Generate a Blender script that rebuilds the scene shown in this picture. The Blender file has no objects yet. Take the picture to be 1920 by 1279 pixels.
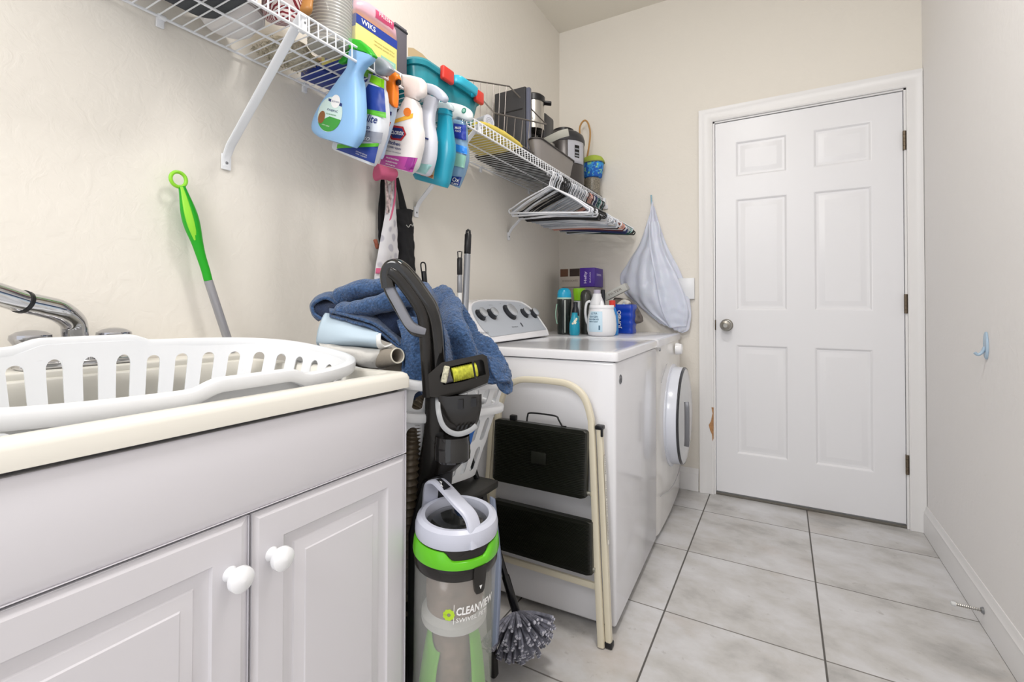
import bpy, bmesh, math, random
from mathutils import Vector, Matrix, Euler, noise
PI = math.pi
R = math.radians
random.seed(7)
SC = bpy.context.scene
COL = SC.collection

# ---------------------------------------------------------------- camera
F_PX, YAW, ROLL, PPY, CAM_H, PITCH, CAM_X = 887.84, .5184, .002, 564.8, 1.028, -.0135, 1.264
_s, _c = math.sin(YAW), math.cos(YAW)
_f0, _up = Vector((-_s, _c, 0)), Vector((0, 0, 1))
RIGHT = Vector((_c, _s, 0))
FWD = _f0 * math.cos(PITCH) - _up * math.sin(PITCH)
UP = _up * math.cos(PITCH) + _f0 * math.sin(PITCH)
CAM = Vector((CAM_X, 0, CAM_H))
cam_data = bpy.data.cameras.new('camera')
cam = bpy.data.objects.new('camera', cam_data)
COL.objects.link(cam)
cam_data.sensor_width = 36
cam_data.sensor_fit = 'HORIZONTAL'
cam_data.lens = 36 * F_PX / 1920
cam_data.shift_y = (PPY - 639.5) / 1920
cam_data.clip_start = .02
_m = Matrix((RIGHT, UP, -FWD)).transposed().to_4x4()
cam.matrix_world = Matrix.Translation(CAM) @ _m @ Matrix.Rotation(ROLL, 4, 'Z')
SC.camera = cam

# ---------------------------------------------------------------- light
SC.view_settings.view_transform = 'Standard'
SC.view_settings.look = 'None'
SC.view_settings.gamma = 1
SC.view_settings.exposure = 0.10
SC.view_settings.use_curve_mapping = False
W = bpy.data.worlds.new('world')
SC.world = W
W.use_nodes = True
W.node_tree.nodes['Background'].inputs[0].default_value = (.93, .95, 1.0, 1)
W.node_tree.nodes['Background'].inputs[1].default_value = 1.25

def area(name, loc, size, power, color, target=None, sy=None):
    l = bpy.data.lights.new(name, 'AREA')
    l.energy = power
    l.color = color
    l.size = size
    if sy:
        l.shape = 'RECTANGLE'; l.size_y = sy
    o = bpy.data.objects.new(name, l)
    COL.objects.link(o)
    o.location = loc
    d = (Vector(target) - Vector(loc)) if target else Vector((0, 0, -1))
    o.rotation_euler = d.to_track_quat('-Z', 'Y').to_euler()
    return o
area('ceiling_lamp_light', (1.02, .95, 2.74), .30, 16, (1, .975, .95))
area('front_fill_light', (.85, -1.2, 2.45), .8, 24, (1, .985, .97), (1.15, 1.7, .9))  # added fill light without a fixture, aimed to favour the right wall

def ray(px, py):
    u, v = px - 960, py - PPY
    cr, sr = math.cos(ROLL), math.sin(ROLL)
    u, v = u * cr + v * sr, -u * sr + v * cr
    return FWD + RIGHT * (u / F_PX) - UP * (v / F_PX)
def at(px, py, ax, val):
    """point of the real plane x/y/z = val that the photograph shows at (px, py)"""
    d = ray(px, py); i = 'xyz'.index(ax)
    return CAM + d * ((val - CAM[i]) / d[i])
def dist(px, py, z):
    """point seen at (px, py) at a forward distance of z metres"""
    return CAM + ray(px, py) * z

# ---------------------------------------------------------------- materials
def lin(c):
    if isinstance(c, str):
        c = c.lstrip('#'); c = [int(c[i:i+2], 16) / 255 for i in (0, 2, 4)]
    return tuple(x / 12.92 if x <= .04045 else ((x + .055) / 1.055) ** 2.4 for x in c) + (1,)
MATS = {}
def mat(name, col='#cccccc', rough=.5, metal=0, bump=0, bscale=80, var=0, vscale=6, trans=0, ior=1.45,
        emit=0, alpha=1, sheen=0, coat=0, sss=0, bdist=.002, detail=4, spec=.5):
    if name in MATS: return MATS[name]
    m = bpy.data.materials.new(name); m.use_nodes = True
    nt = m.node_tree; b = nt.nodes['Principled BSDF']
    b.inputs['Base Color'].default_value = lin(col)
    b.inputs['Roughness'].default_value = rough
    b.inputs['Metallic'].default_value = metal
    b.inputs['IOR'].default_value = ior
    b.inputs['Specular IOR Level'].default_value = spec
    b.inputs['Transmission Weight'].default_value = trans
    b.inputs['Alpha'].default_value = alpha
    b.inputs['Sheen Weight'].default_value = sheen
    b.inputs['Coat Weight'].default_value = coat
    if sss:
        b.inputs['Subsurface Weight'].default_value = sss
        b.inputs['Subsurface Scale'].default_value = .01
    if emit:
        b.inputs['Emission Color'].default_value = lin(col)
        b.inputs['Emission Strength'].default_value = emit
    tc = nt.nodes.new('ShaderNodeTexCoord')
    if bump:
        n = nt.nodes.new('ShaderNodeTexNoise'); n.inputs['Scale'].default_value = bscale
        n.inputs['Detail'].default_value = detail
        nt.links.new(tc.outputs['Object'], n.inputs['Vector'])
        bp = nt.nodes.new('ShaderNodeBump'); bp.inputs['Strength'].default_value = bump
        bp.inputs['Distance'].default_value = bdist
        nt.links.new(n.outputs['Fac'], bp.inputs['Height'])
        nt.links.new(bp.outputs['Normal'], b.inputs['Normal'])
    if var:
        n = nt.nodes.new('ShaderNodeTexNoise'); n.inputs['Scale'].default_value = vscale
        n.inputs['Detail'].default_value = 5
        nt.links.new(tc.outputs['Object'], n.inputs['Vector'])
        mr = nt.nodes.new('ShaderNodeMapRange')
        mr.inputs['From Min'].default_value = .3; mr.inputs['From Max'].default_value = .7
        mr.inputs['To Min'].default_value = 1 - var; mr.inputs['To Max'].default_value = 1 + var * .4
        nt.links.new(n.outputs['Fac'], mr.inputs['Value'])
        vm = nt.nodes.new('ShaderNodeVectorMath'); vm.operation = 'SCALE'
        vm.inputs[0].default_value = lin(col)[:3]
        nt.links.new(mr.outputs['Result'], vm.inputs['Scale'])
        nt.links.new(vm.outputs['Vector'], b.inputs['Base Color'])
    MATS[name] = m
    return m

# ---------------------------------------------------------------- mesh building
def frame(t):
    t = t.normalized()
    a = Vector((0, 0, 1)) if abs(t.z) < .9 else Vector((1, 0, 0))
    u = a.cross(t).normalized()
    return u, t.cross(u).normalized()

def smooth_path(pts, n=8, closed=False):
    """Catmull-Rom through pts (vectors of any length as tuples)"""
    P = [tuple(p) for p in pts]; out = []; N = len(P)
    rng = range(N if closed else N - 1)
    for i in rng:
        g = lambda k: P[k % N] if closed else P[max(0, min(N - 1, k))]
        p0, p1, p2, p3 = g(i - 1), g(i), g(i + 1), g(i + 2)
        for k in range(n):
            t = k / n
            out.append(tuple(.5 * (2*b + (c-a)*t + (2*a-5*b+4*c-d)*t*t + (3*b-a-3*c+d)*t**3) for a, b, c, d in zip(p0, p1, p2, p3)))
    if not closed: out.append(P[-1])
    return out

class B:
    def __init__(s):
        s.bm = bmesh.new(); s.mi = 0; s.M = Matrix()
    def v(s, p):
        return s.bm.verts.new(s.M @ Vector(p))
    def f(s, vs):
        try:
            fc = s.bm.faces.new(vs); fc.material_index = s.mi; return fc
        except ValueError: return None
    def box(s, c, d, bev=0, rot=None, seg=2):
        t = bmesh.new()
        bmesh.ops.create_cube(t, size=1)
        for v in t.verts: v.co = Vector((v.co.x * d[0], v.co.y * d[1], v.co.z * d[2]))
        if bev: bmesh.ops.bevel(t, geom=list(t.edges), offset=bev, segments=seg, profile=.5, affect='EDGES')
        m = Matrix.Translation(c)
        if rot: m = m @ Euler(rot).to_matrix().to_4x4()
        return s.merge(t, m)
    def box2(s, a, b, bev=0, seg=2):
        return s.box([(x + y) / 2 for x, y in zip(a, b)], [abs(x - y) for x, y in zip(a, b)], bev, None, seg)
    def merge(s, t, m=Matrix()):
        mp = {}
        for v in t.verts: mp[v] = s.v(m @ v.co)
        for f in t.faces: s.f([mp[v] for v in f.verts])
        t.free(); return s
    def rings(s, rs, closed=True, cap0=True, cap1=True):
        L = [[s.v(p) for p in r] for r in rs]
        n = len(L[0])
        for a, b in zip(L, L[1:]):
            for i in range(n if closed else n - 1):
                j = (i + 1) % n
                s.f([a[i], a[j], b[j], b[i]])
        if closed and cap0: s.f(L[0][::-1])
        if closed and cap1: s.f(L[-1])
        return L
    def tube(s, pts, r=.003, n=8, closed=False, cap=True, sq=None, up=None):
        """round (or sq=(ru, rv) rounded-rectangular) tube along pts; r may be a list"""
        P = [Vector(p) for p in pts]; N = len(P)
        rr = r if isinstance(r, (list, tuple)) else [r] * N
        T = []
        for i in range(N):
            a = P[(i - 1) % N] if closed or i > 0 else P[i]
            b = P[(i + 1) % N] if closed or i < N - 1 else P[i]
            T.append((b - a).normalized() if (b - a).length > 1e-9 else Vector((0, 0, 1)))
        if up is not None:
            u = Vector(up); u = (u - T[0] * u.dot(T[0])).normalized()
        else: u = frame(T[0])[0]
        rings = []
        for i in range(N):
            u = (u - T[i] * u.dot(T[i]))
            u = u.normalized() if u.length > 1e-6 else frame(T[i])[0]
            w = T[i].cross(u)
            ring = []
            for k in range(n):
                a = 2 * PI * (k + .5) / n
                ca, sa = math.cos(a), math.sin(a)
                if sq:
                    e = .5
                    x = sq[0] * math.copysign(abs(ca) ** e, ca); y = sq[1] * math.copysign(abs(sa) ** e, sa)
                    ring.append(P[i] + u * x * rr[i] + w * y * rr[i])
                else: ring.append(P[i] + u * ca * rr[i] + w * sa * rr[i])
            rings.append(ring)
        if closed:
            L = [[s.v(p) for p in r_] for r_ in rings]
            for a, b in zip(L, L[1:] + L[:1]):
                for i in range(n):
                    j = (i + 1) % n; s.f([a[i], a[j], b[j], b[i]])
        else: s.rings(rings, cap0=cap, cap1=cap)
        return s
    def cyl(s, a, b, r, n=24, r2=None, cap=True):
        return s.tube([a, b], [r, r if r2 is None else r2], n, cap=cap)
    def lathe(s, prof, c=(0, 0, 0), n=32, axis=None, cap0=True, cap1=True, sx=1, sy=1):
        m = Matrix.Translation(c)
        if axis is not None: m = m @ Vector((0, 0, 1)).rotation_difference(Vector(axis)).to_matrix().to_4x4()
        s.rings([[m @ Vector((r * sx * math.cos(2*PI*k/n), r * sy * math.sin(2*PI*k/n), z)) for k in range(n)] for r, z in prof], cap0=cap0, cap1=cap1)
        return s
    def prism(s, poly, fn, t0, t1, bev=0):
        """polygon (a,b) list; fn(a,b,t) -> point"""
        a = [s.v(fn(x, y, t0)) for x, y in poly]; b = [s.v(fn(x, y, t1)) for x, y in poly]
        n = len(poly)
        s.f(a[::-1]); s.f(b)
        for i in range(n): j = (i + 1) % n; s.f([a[i], a[j], b[j], b[i]])
        return s
    def grid(s, fn, nu, nv, wrapu=False):
        V = [[s.v(fn(i / nu, j / nv)) for j in range(nv + 1)] for i in range(nu if wrapu else nu + 1)]
        m = len(V)
        for i in range(m if wrapu else m - 1):
            for j in range(nv):
                k = (i + 1) % m
                s.f([V[i][j], V[k][j], V[k][j + 1], V[i][j + 1]])
        return s
    def text(s, txt, size, fn, bold=0, shear=0, align='CENTER', width=None, ext=0):
        """flat lettering; fn(x, y) -> point; optional target width"""
        c = bpy.data.curves.new('t', 'FONT'); c.body = txt; c.size = size; c.shear = shear
        c.offset = bold; c.align_x = align; c.align_y = 'CENTER'; c.resolution_u = 2
        o = bpy.data.objects.new('t', c); COL.objects.link(o)
        me = o.to_mesh()
        xs = [v.co.x for v in me.vertices]
        k = 1
        if width and xs: k = width / max(1e-6, max(xs) - min(xs))
        V = [s.v(fn(v.co.x * k, v.co.y)) for v in me.vertices]
        for p in me.polygons: s.f([V[i] for i in p.vertices])
        o.to_mesh_clear()
        bpy.data.objects.remove(o); bpy.data.curves.remove(c)
        return s
    def build(s, name, mats, parent=None, smooth=40, solid=0, sub=0, offset=0, world=True, recalc=True, bevmod=0, merge=0):
        bm = s.bm
        if merge: bmesh.ops.remove_doubles(bm, verts=bm.verts, dist=merge)
        if parent is not None and world:
            inv = wmat(parent).inverted()
            bm.transform(inv)
        if recalc: bmesh.ops.recalc_face_normals(bm, faces=bm.faces)
        me = bpy.data.meshes.new(name)
        bm.to_mesh(me); bm.free()
        for m in (mats if isinstance(mats, (list, tuple)) else [mats]): me.materials.append(m)
        if smooth:
            for p in me.polygons: p.use_smooth = True
            me.set_sharp_from_angle(angle=R(smooth))
        o = bpy.data.objects.new(name, me); COL.objects.link(o)
        if parent is not None: o.parent = parent
        if solid:
            md = o.modifiers.new('solidify', 'SOLIDIFY'); md.thickness = solid; md.offset = offset
        if sub:
            md = o.modifiers.new('subdivision', 'SUBSURF'); md.levels = sub; md.render_levels = sub
        if bevmod:
            md = o.modifiers.new('bevel', 'BEVEL'); md.width = bevmod; md.segments = 2; md.limit_method = 'ANGLE'
        return o

def wmat(o):
    m = Matrix.Translation(o.location) @ o.rotation_euler.to_matrix().to_4x4() @ Matrix.Diagonal((*o.scale, 1))
    return (wmat(o.parent) @ m) if o.parent else m
def thing(name, label, cat, loc=(0, 0, 0), rz=0, group=None):
    o = bpy.data.objects.new(name, None); COL.objects.link(o)
    o.empty_display_size = .05
    o.location = loc; o.rotation_euler = (0, 0, rz)
    return tag(o, label, cat, group)
def tag(o, label, cat, group=None, kind=None):
    o['label'] = label; o['category'] = cat
    if group: o['group'] = group
    if kind: o['kind'] = kind
    return o
def struct(o): o['kind'] = 'structure'; return o
def dup(root, loc=None, rz=None, label=None):
    def cp(o, par):
        c = o.copy(); COL.objects.link(c)
        if par: c.parent = par
        for ch in [x for x in bpy.data.objects if x.parent == o]: cp(ch, c)
        return c
    r = cp(root, None)
    if loc is not None: r.location = loc
    if rz is not None: r.rotation_euler.z = rz
    if label: r['label'] = label
    return r
def panel_face(b, xs, ys, holes, steps, fn):
    """flat face with recessed panels. xs, ys = grid lines; holes = {(i,j)}; steps = [(inset, depth)...]; fn(x, y, d)"""
    for i in range(len(xs) - 1):
        for j in range(len(ys) - 1):
            x0, x1, y0, y1 = xs[i], xs[i+1], ys[j], ys[j+1]
            def ring(ins, d): return [b.v(fn(x, y, d)) for x, y in ((x0+ins, y0+ins), (x1-ins, y0+ins), (x1-ins, y1-ins), (x0+ins, y1-ins))]
            if (i, j) in holes:
                prev = ring(0, 0)
                for ins, d in steps:
                    cur = ring(ins, d)
                    for k in range(4): l = (k + 1) % 4; b.f([prev[k], prev[l], cur[l], cur[k]])
                    prev = cur
                b.f(prev)
            else: b.f(ring(0, 0))
def sring(c, a, b_, e=2.0, n=28):
    """superellipse ring: centre c, half-axis vectors a, b_"""
    out = []
    for k in range(n):
        t = 2 * PI * k / n; ct, st = math.cos(t), math.sin(t)
        out.append(Vector(c) + Vector(a) * math.copysign(abs(ct) ** (2 / e), ct) + Vector(b_) * math.copysign(abs(st) ** (2 / e), st))
    return out
# ================================================================ SETTING
RW, RD, RH = 1.834, 2.839, 2.833      # room: width, back wall, height
YF = -1.6
def wall_material(name, col):
    m = mat(name, col, .75, spec=.25)
    nt = m.node_tree; b = nt.nodes['Principled BSDF']
    tc = nt.nodes.new('ShaderNodeTexCoord')
    n1 = nt.nodes.new('ShaderNodeTexNoise'); n1.inputs['Scale'].default_value = 26; n1.inputs['Detail'].default_value = 6; n1.inputs['Distortion'].default_value = 1.2
    nt.links.new(tc.outputs['Object'], n1.inputs['Vector'])
    r = nt.nodes.new('ShaderNodeMapRange'); r.inputs['From Min'].default_value = .42; r.inputs['From Max'].default_value = .6
    nt.links.new(n1.outputs['Fac'], r.inputs['Value'])
    bp = nt.nodes.new('ShaderNodeBump'); bp.inputs['Strength'].default_value = .15; bp.inputs['Distance'].default_value = .0022
    nt.links.new(r.outputs['Result'], bp.inputs['Height'])
    nt.links.new(bp.outputs['Normal'], b.inputs['Normal'])
    return m
M_WALL = wall_material('painted_plaster', '#e9e4db')
M_WALL_LIT = wall_material('painted_plaster_lit', '#f0eeed')  # same plaster lightened, stands in for stronger light on the right wall
M_CEIL = mat('ceiling_paint', '#ece7dc', .85, bump=.2, bscale=60)
M_TRIM = mat('white_trim_paint', '#e9e8e8', .35)
M_DOOR = mat('white_door_paint', '#e9e9ec', .32, bump=.05, bscale=40)
M_DARK = mat('dark_gap', '#1b1a18', .9)

b = B(); b.box2((-.1, YF, -.02), (0, RD + .1, RH + .1)); struct(b.build('wall_left', M_WALL, smooth=0))
b = B(); b.box2((RW, YF, -.02), (RW + .1, RD + .1, RH + .1)); struct(b.build('wall_right', M_WALL_LIT, smooth=0))
# back wall with the door opening
DX0, DX1, DZ = .945, 1.762, 2.052
b = B()
b.box2((0, RD, -.02), (DX0 - .012, RD + .1, RH + .1)); b.box2((DX1 + .012, RD, -.02), (RW, RD + .1, RH + .1))
b.box2((DX0 - .012, RD, DZ + .012), (DX1 + .012, RD + .1, RH + .1))
struct(b.build('wall_back', M_WALL, smooth=0))
b = B(); b.box2((0, YF, RH), (RW, RD, RH + .1)); struct(b.build('ceiling', M_CEIL, smooth=0))

# floor: 457 mm stone-look tiles
def floor_material():
    m = bpy.data.materials.new('floor_tiles'); m.use_nodes = True
    nt = m.node_tree; N = nt.nodes; L = nt.links; b = N['Principled BSDF']
    tc = N.new('ShaderNodeTexCoord'); sp = N.new('ShaderNodeSeparateXYZ'); L.new(tc.outputs['Object'], sp.inputs[0])
    def mth(op, a, b_=None, c=None):
        n = N.new('ShaderNodeMath'); n.operation = op
        for i, x in enumerate((a, b_, c)):
            if x is None: continue
            if isinstance(x, (int, float)): n.inputs[i].default_value = x
            else: L.new(x, n.inputs[i])
        return n.outputs[0]
    T = .4555
    # edge wobble
    def line(coord, off, w):
        q = mth('DIVIDE', mth('SUBTRACT', coord, off), T)
        fr = mth('FRACT', mth('ADD', q, .5))
        d = mth('MULTIPLY', mth('ABSOLUTE', mth('SUBTRACT', fr, .5)), T)
        mr = N.new('ShaderNodeMapRange'); mr.interpolation_type = 'SMOOTHSTEP'
        mr.inputs['From Min'].default_value = w * .75; mr.inputs['From Max'].default_value = w * 1.35
        mr.inputs['To Min'].default_value = 1; mr.inputs['To Max'].default_value = 0
        L.new(d, mr.inputs['Value'])
        return mr.outputs[0], mth('FLOOR', q)
    gx, ix = line(sp.outputs['X'], .9124, .0026)
    gy, iy = line(sp.outputs['Y'], 2.1211, .0023)
    # per-tile offset for the stone pattern
    cb = N.new('ShaderNodeCombineXYZ'); L.new(mth('MULTIPLY', ix, 3.7), cb.inputs[0]); L.new(mth('MULTIPLY', iy, 5.3), cb.inputs[1]); L.new(mth('MULTIPLY', ix, 1.3), cb.inputs[2])
    va = N.new('ShaderNodeVectorMath'); va.operation = 'ADD'; L.new(tc.outputs['Object'], va.inputs[0]); L.new(cb.outputs[0], va.inputs[1])
    vs = N.new('ShaderNodeMapping'); vs.inputs['Rotation'].default_value = (0, 0, .5); vs.inputs['Scale'].default_value = (1, 1.35, 1); L.new(va.outputs[0], vs.inputs[0])
    n1 = N.new('ShaderNodeTexNoise'); n1.inputs['Scale'].default_value = 4.2; n1.inputs['Detail'].default_value = 9; n1.inputs['Roughness'].default_value = .62; n1.inputs['Distortion'].default_value = .15
    L.new(vs.outputs[0], n1.inputs['Vector'])
    r1 = N.new('ShaderNodeValToRGB'); L.new(n1.outputs['Fac'], r1.inputs[0])
    e = r1.color_ramp.elements
    e[0].position = .3; e[0].color = lin('#a5a3a1'); e[1].position = .72; e[1].color = lin('#dadadc')
    q = r1.color_ramp.elements.new(.46); q.color = lin('#c3c1bf'); q = r1.color_ramp.elements.new(.56); q.color = lin('#cdcccd')
    # rusty / brown clouds
    n2 = N.new('ShaderNodeTexNoise'); n2.inputs['Scale'].default_value = 2.1; n2.inputs['Detail'].default_value = 6; n2.inputs['Roughness'].default_value = .6; L.new(va.outputs[0], n2.inputs['Vector'])
    r2 = N.new('ShaderNodeMapRange'); r2.inputs['From Min'].default_value = .55; r2.inputs['From Max'].default_value = .76; r2.inputs['To Max'].default_value = .42; L.new(n2.outputs['Fac'], r2.inputs['Value'])
    mx = N.new('ShaderNodeMix'); mx.data_type = 'RGBA'; L.new(r2.outputs[0], mx.inputs[0]); L.new(r1.outputs[0], mx.inputs[6]); mx.inputs[7].default_value = lin('#b39f8c')
    n3 = N.new('ShaderNodeTexNoise'); n3.inputs['Scale'].default_value = 34; n3.inputs['Detail'].default_value = 4; L.new(va.outputs[0], n3.inputs['Vector'])
    r3 = N.new('ShaderNodeMapRange'); r3.inputs['From Min'].default_value = .66; r3.inputs['From Max'].default_value = .75; r3.inputs['To Max'].default_value = .4; L.new(n3.outputs['Fac'], r3.inputs['Value'])
    m3 = N.new('ShaderNodeMix'); m3.data_type = 'RGBA'; L.new(r3.outputs[0], m3.inputs[0]); L.new(mx.outputs[2], m3.inputs[6]); m3.inputs[7].default_value = lin('#8f8983')
    m4 = N.new('ShaderNodeMix'); m4.data_type = 'RGBA'; L.new(mth('MULTIPLY', gy, .95), m4.inputs[0]); L.new(m3.outputs[2], m4.inputs[6]); m4.inputs[7].default_value = lin('#75716d')
    m5 = N.new('ShaderNodeMix'); m5.data_type = 'RGBA'; L.new(gx, m5.inputs[0]); L.new(m4.outputs[2], m5.inputs[6]); m5.inputs[7].default_value = lin('#5b5855')
    L.new(m5.outputs[2], b.inputs['Base Color'])
    g = mth('MAXIMUM', gx, gy)
    L.new(mth('ADD', mth('MULTIPLY', g, .4), .34), b.inputs['Roughness'])
    h = mth('ADD', mth('MULTIPLY', g, -1), mth('MULTIPLY', n1.outputs['Fac'], .5))
    bp = N.new('ShaderNodeBump'); bp.inputs['Strength'].default_value = .5; bp.inputs['Distance'].default_value = .0018
    L.new(h, bp.inputs['Height']); L.new(bp.outputs[0], b.inputs['Normal'])
    return m
b = B(); b.box2((-.1, YF, -.08), (RW + .1, RD + .1, 0)); struct(b.build('floor', floor_material(), smooth=0))

# baseboards
def baseboard(b, p0, p1, nrm, h=.125):
    p0, p1, nrm = Vector(p0), Vector(p1), Vector(nrm)
    prof = [(0, 0), (.0125, 0), (.0125, h * .66), (.0105, h * .72), (.0115, h * .78), (.0075, h * .84), (.006, h * .92), (.003, h), (0, h)]
    b.rings([[p + nrm * (x + .0005) + Vector((0, 0, z + .001)) for x, z in prof] for p in (p0, p1)])
b = B(); baseboard(b, (RW, YF + .01, 0), (RW, RD - .001, 0), (-1, 0, 0)); struct(b.build('baseboard_right', M_TRIM, smooth=25))
b = B(); baseboard(b, (.01, RD, 0), (.853, RD, 0), (0, -1, 0)); struct(b.build('baseboard_back', M_TRIM, smooth=25))

# door casing, jamb and stop
b = B()
cw = .072
prof = [(0, .0), (0, .012), (.006, .015), (.03, .011), (.05, .014), (.062, .019), (cw, .019), (cw, .0)]
path = [(DX0 - .012, 0), (DX0 - .012, DZ + .012), (DX1 + .012, DZ + .012), (DX1 + .012, 0)]
rings = []
for k, (x, z) in enumerate(path):
    ox = -1 if k < 2 else 1
    r_ = []
    for w, d in prof:
        r_.append((x + ox * w if ox < 0 else min(x + w, RW - .002), RD - d - .0005, z + (w if k in (1, 2) else 0) + (.001 if k in (0, 3) else 0)))
    rings.append(r_)
b.rings(rings)
# jambs
b.box2((DX0 - .0115, RD - .002, .001), (DX0 - .003, RD + .099, DZ + .0115)); b.box2((DX1 + .003, RD - .002, .001), (DX1 + .0115, RD + .099, DZ + .0115))
b.box2((DX0 - .0115, RD - .002, DZ + .004), (DX1 + .0115, RD + .099, DZ + .0115))
casing = struct(b.build('trim_1', M_TRIM, smooth=25))
b = B()      # chipped paint showing bare wood on the casing edge
pts = [(1334, 764), (1336, 775), (1333, 790), (1329, 797), (1331, 806), (1335, 815), (1336, 828), (1338, 822), (1338, 764)]
V = [b.v(at(px, py, 'y', RD - .0165)) for px, py in pts]; b.f(V)
b.build('bare_wood_patch', mat('bare_wood', '#b98a5f', .7, var=.3, vscale=90), casing)
b = B(); b.box2((DX0 - .011, RD + .004, .0005), (DX1 + .011, RD + .09, .012), .002)
struct(b.build('trim_2', mat('threshold_metal', '#6f6b64', .5, .4), smooth=0))

# the six-panel door
b = B()
y0 = RD + .004
X0, X1, Z0, Z1 = DX0, DX1, .022, DZ
xs = [X0, 1.046, 1.290, 1.405, 1.645, X1]
zs = [Z0, .238, .830, 1.016, 1.622, 1.742, 1.936, Z1]
holes = {(1, 1), (3, 1), (1, 3), (3, 3), (1, 5), (3, 5)}
panel_face(b, xs, zs, holes, [(.004, .001), (.012, .0075), (.02, .0085), (.026, .0075), (.045, .0025), (.05, .0025)], lambda x, z, d: (x, y0 + d, z))
b.box2((X0, y0 + .0002, Z0), (X1, y0 + .035, Z1))
for f in list(b.bm.faces):      # drop the front face of the slab that would cover the recessed panels
    c = f.calc_center_median(); n = f.normal
    if abs(c.y - (y0 + .0002)) < 1e-5 and len(f.verts) == 4: b.bm.faces.remove(f)
door = struct(b.build('door_1', M_DOOR, smooth=25, recalc=True))
b = B()
kx, kz = .999, .934
b.lathe([(.0, 0), (.033, 0), (.033, .004), (.028, .009), (.014, .012), (.012, .03), (.02, .036), (.0285, .05), (.0285, .06), (.024, .069), (.012, .073), (.011, .0715), (0, .0715)], (kx, y0, kz), 36, (0, -1, 0))
b.build('door_knob', mat('satin_nickel', '#9a9790', .28, 1), door, smooth=30)
for hz in (1.817, 1.049, .300):
    b = B()
    for k in range(5):
        b.cyl((DX1 + .004, RD - .006, hz - .045 + k * .018 + .0006), (DX1 + .004, RD - .006, hz - .045 + (k + 1) * .018 - .0006), .0062, 14)
    b.box2((DX1 - .001, RD - .0035, hz - .045), (DX1 + .012, RD + .006, hz + .045), .0008)
    b.build('hinge', mat('hinge_brass', '#75695a', .4, .9), door, smooth=30)
b = B(); b.box2((DX0 - .005, RD - .004, kz - .028), (DX0 + .0005, RD + .01, kz + .028), .001)
b.build('strike_plate', mat('dark_bronze', '#4a4036', .45, .8), door)
b = B()
b.box2((.42, RD + .3, -.02), (2.3, RD + .32, 2.3))     # beyond the closed door nothing is seen
b.bm.free()
# ================================================================ LAUNDRY CABINET AND SINK
M_CAB = mat('cabinet_thermofoil', '#d9d7dc', .33)
M_SINK = mat('sink_composite', '#e5e2d9', .3)
M_CHROME = mat('chrome', '#c9c9cc', .08, 1)
M_WPLAST = mat('white_plastic', '#e9ebee', .32)
M_BLACKP = mat('black_plastic', '#17171a', .35)
M_BLACKG = mat('black_gloss', '#101013', .15)

CY0, CY1 = .085, .732
cab_ = thing('sink_cabinet', 'white laundry sink cabinet with two raised panel doors and a plain false drawer front', 'cabinet', (.3, .41, 0))
b = B()
b.box2((.012, CY0, .09), (.580, CY0 + .016, .862), .001); b.box2((.012, CY1 - .018, .09), (.580, CY1 - .002, .862), .001)
b.box2((.012, CY0 + .016, .09), (.580, CY1 - .018, .106)); b.box2((.012, CY0 + .016, .106), (.018, CY1 - .018, .60)); b.box2((.562, CY0 + .016, .700), (.580, CY1 - .018, .862)); b.box2((.562, .39, .106), (.580, .43, .700))
b.box2((.012, CY0 + .01, 0), (.53, CY1 - .012, .09))
b.build('body', M_CAB, cab_)
def front(b, ya, yb, za, zb, steps, x=.600, th=.0185):
    panel_face(b, [ya, yb], [za, zb], {(0, 0)}, steps, lambda y, z, d: (x - d, y, z))
    d0 = steps[0][1]
    p = [(ya, za), (yb, za), (yb, zb), (ya, zb)]
    A = [b.v((x - d0, y, z)) for y, z in p]; C_ = [b.v((x - th, y, z)) for y, z in p]
    for k in range(4): l = (k + 1) % 4; b.f([A[k], A[l], C_[l], C_[k]])
    b.f(C_)
b = B(); front(b, CY0, CY1, .7335, .8595, [(0, .005), (.0005, .0045), (.013, .0)])
b.build('false_drawer_front', M_CAB, cab_, smooth=20, merge=.00002)
steps = [(0, .005), (.0005, .0045), (.011, 0), (.050, 0), (.053, .0035), (.062, .0065), (.070, .0065), (.072, .0045), (.088, .0015), (.090, 0), (.0915, 0)]
for ya, yb, ky, lab in ((CY0, .4065, .380, None), (.4105, CY1, .4415, None)):
    b = B(); front(b, ya, yb, .10, .7300, steps)
    d = b.build('door', M_CAB, cab_, smooth=20, merge=.00002)
    b = B()
    b.lathe([(0, 0), (.0105, 0), (.009, .004), (.0075, .012), (.009, .016), (.0155, .019), (.0175, .024), (.0165, .030), (.011, .0345), (0, .036)], (.6, ky, .659), 28, (1, 0, 0))
    b.build('knob', mat('glazed_knob', '#f1f2f5', .12, coat=.5), d)

# one-piece tub
sink = thing('utility_sink', 'cream white utility sink top with a shallow basin, set on the white cabinet', 'sink', (.3, .41, .862))
b = B()
SX0, SX1, SY0, SY1, SZ = .010, .606, .075, .738, .897
def rrect(x0, x1, y0, y1, z, r, n=6):
    out = []
    for cx, cy, a0 in ((x1 - r, y0 + r, -90), (x1 - r, y1 - r, 0), (x0 + r, y1 - r, 90), (x0 + r, y0 + r, 180)):
        for k in range(n + 1):
            a = R(a0 + 90 * k / n); out.append((cx + r * math.cos(a), cy + r * math.sin(a), z))
    return out
bx0, bx1, by0, by1 = .095, .574, .105, .712
rs = []
rs.append(rrect(SX0 + .012, SX1 - .010, SY0 + .01, SY1 - .008, .8635, .006))
rs.append(rrect(SX0, SX1, SY0, SY1, .866, .008))
rs.append(rrect(SX0, SX1, SY0, SY1, .886, .008))
rs.append(rrect(SX0 + .002, SX1 - .003, SY0 + .002, SY1 - .003, .893, .008))
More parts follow.
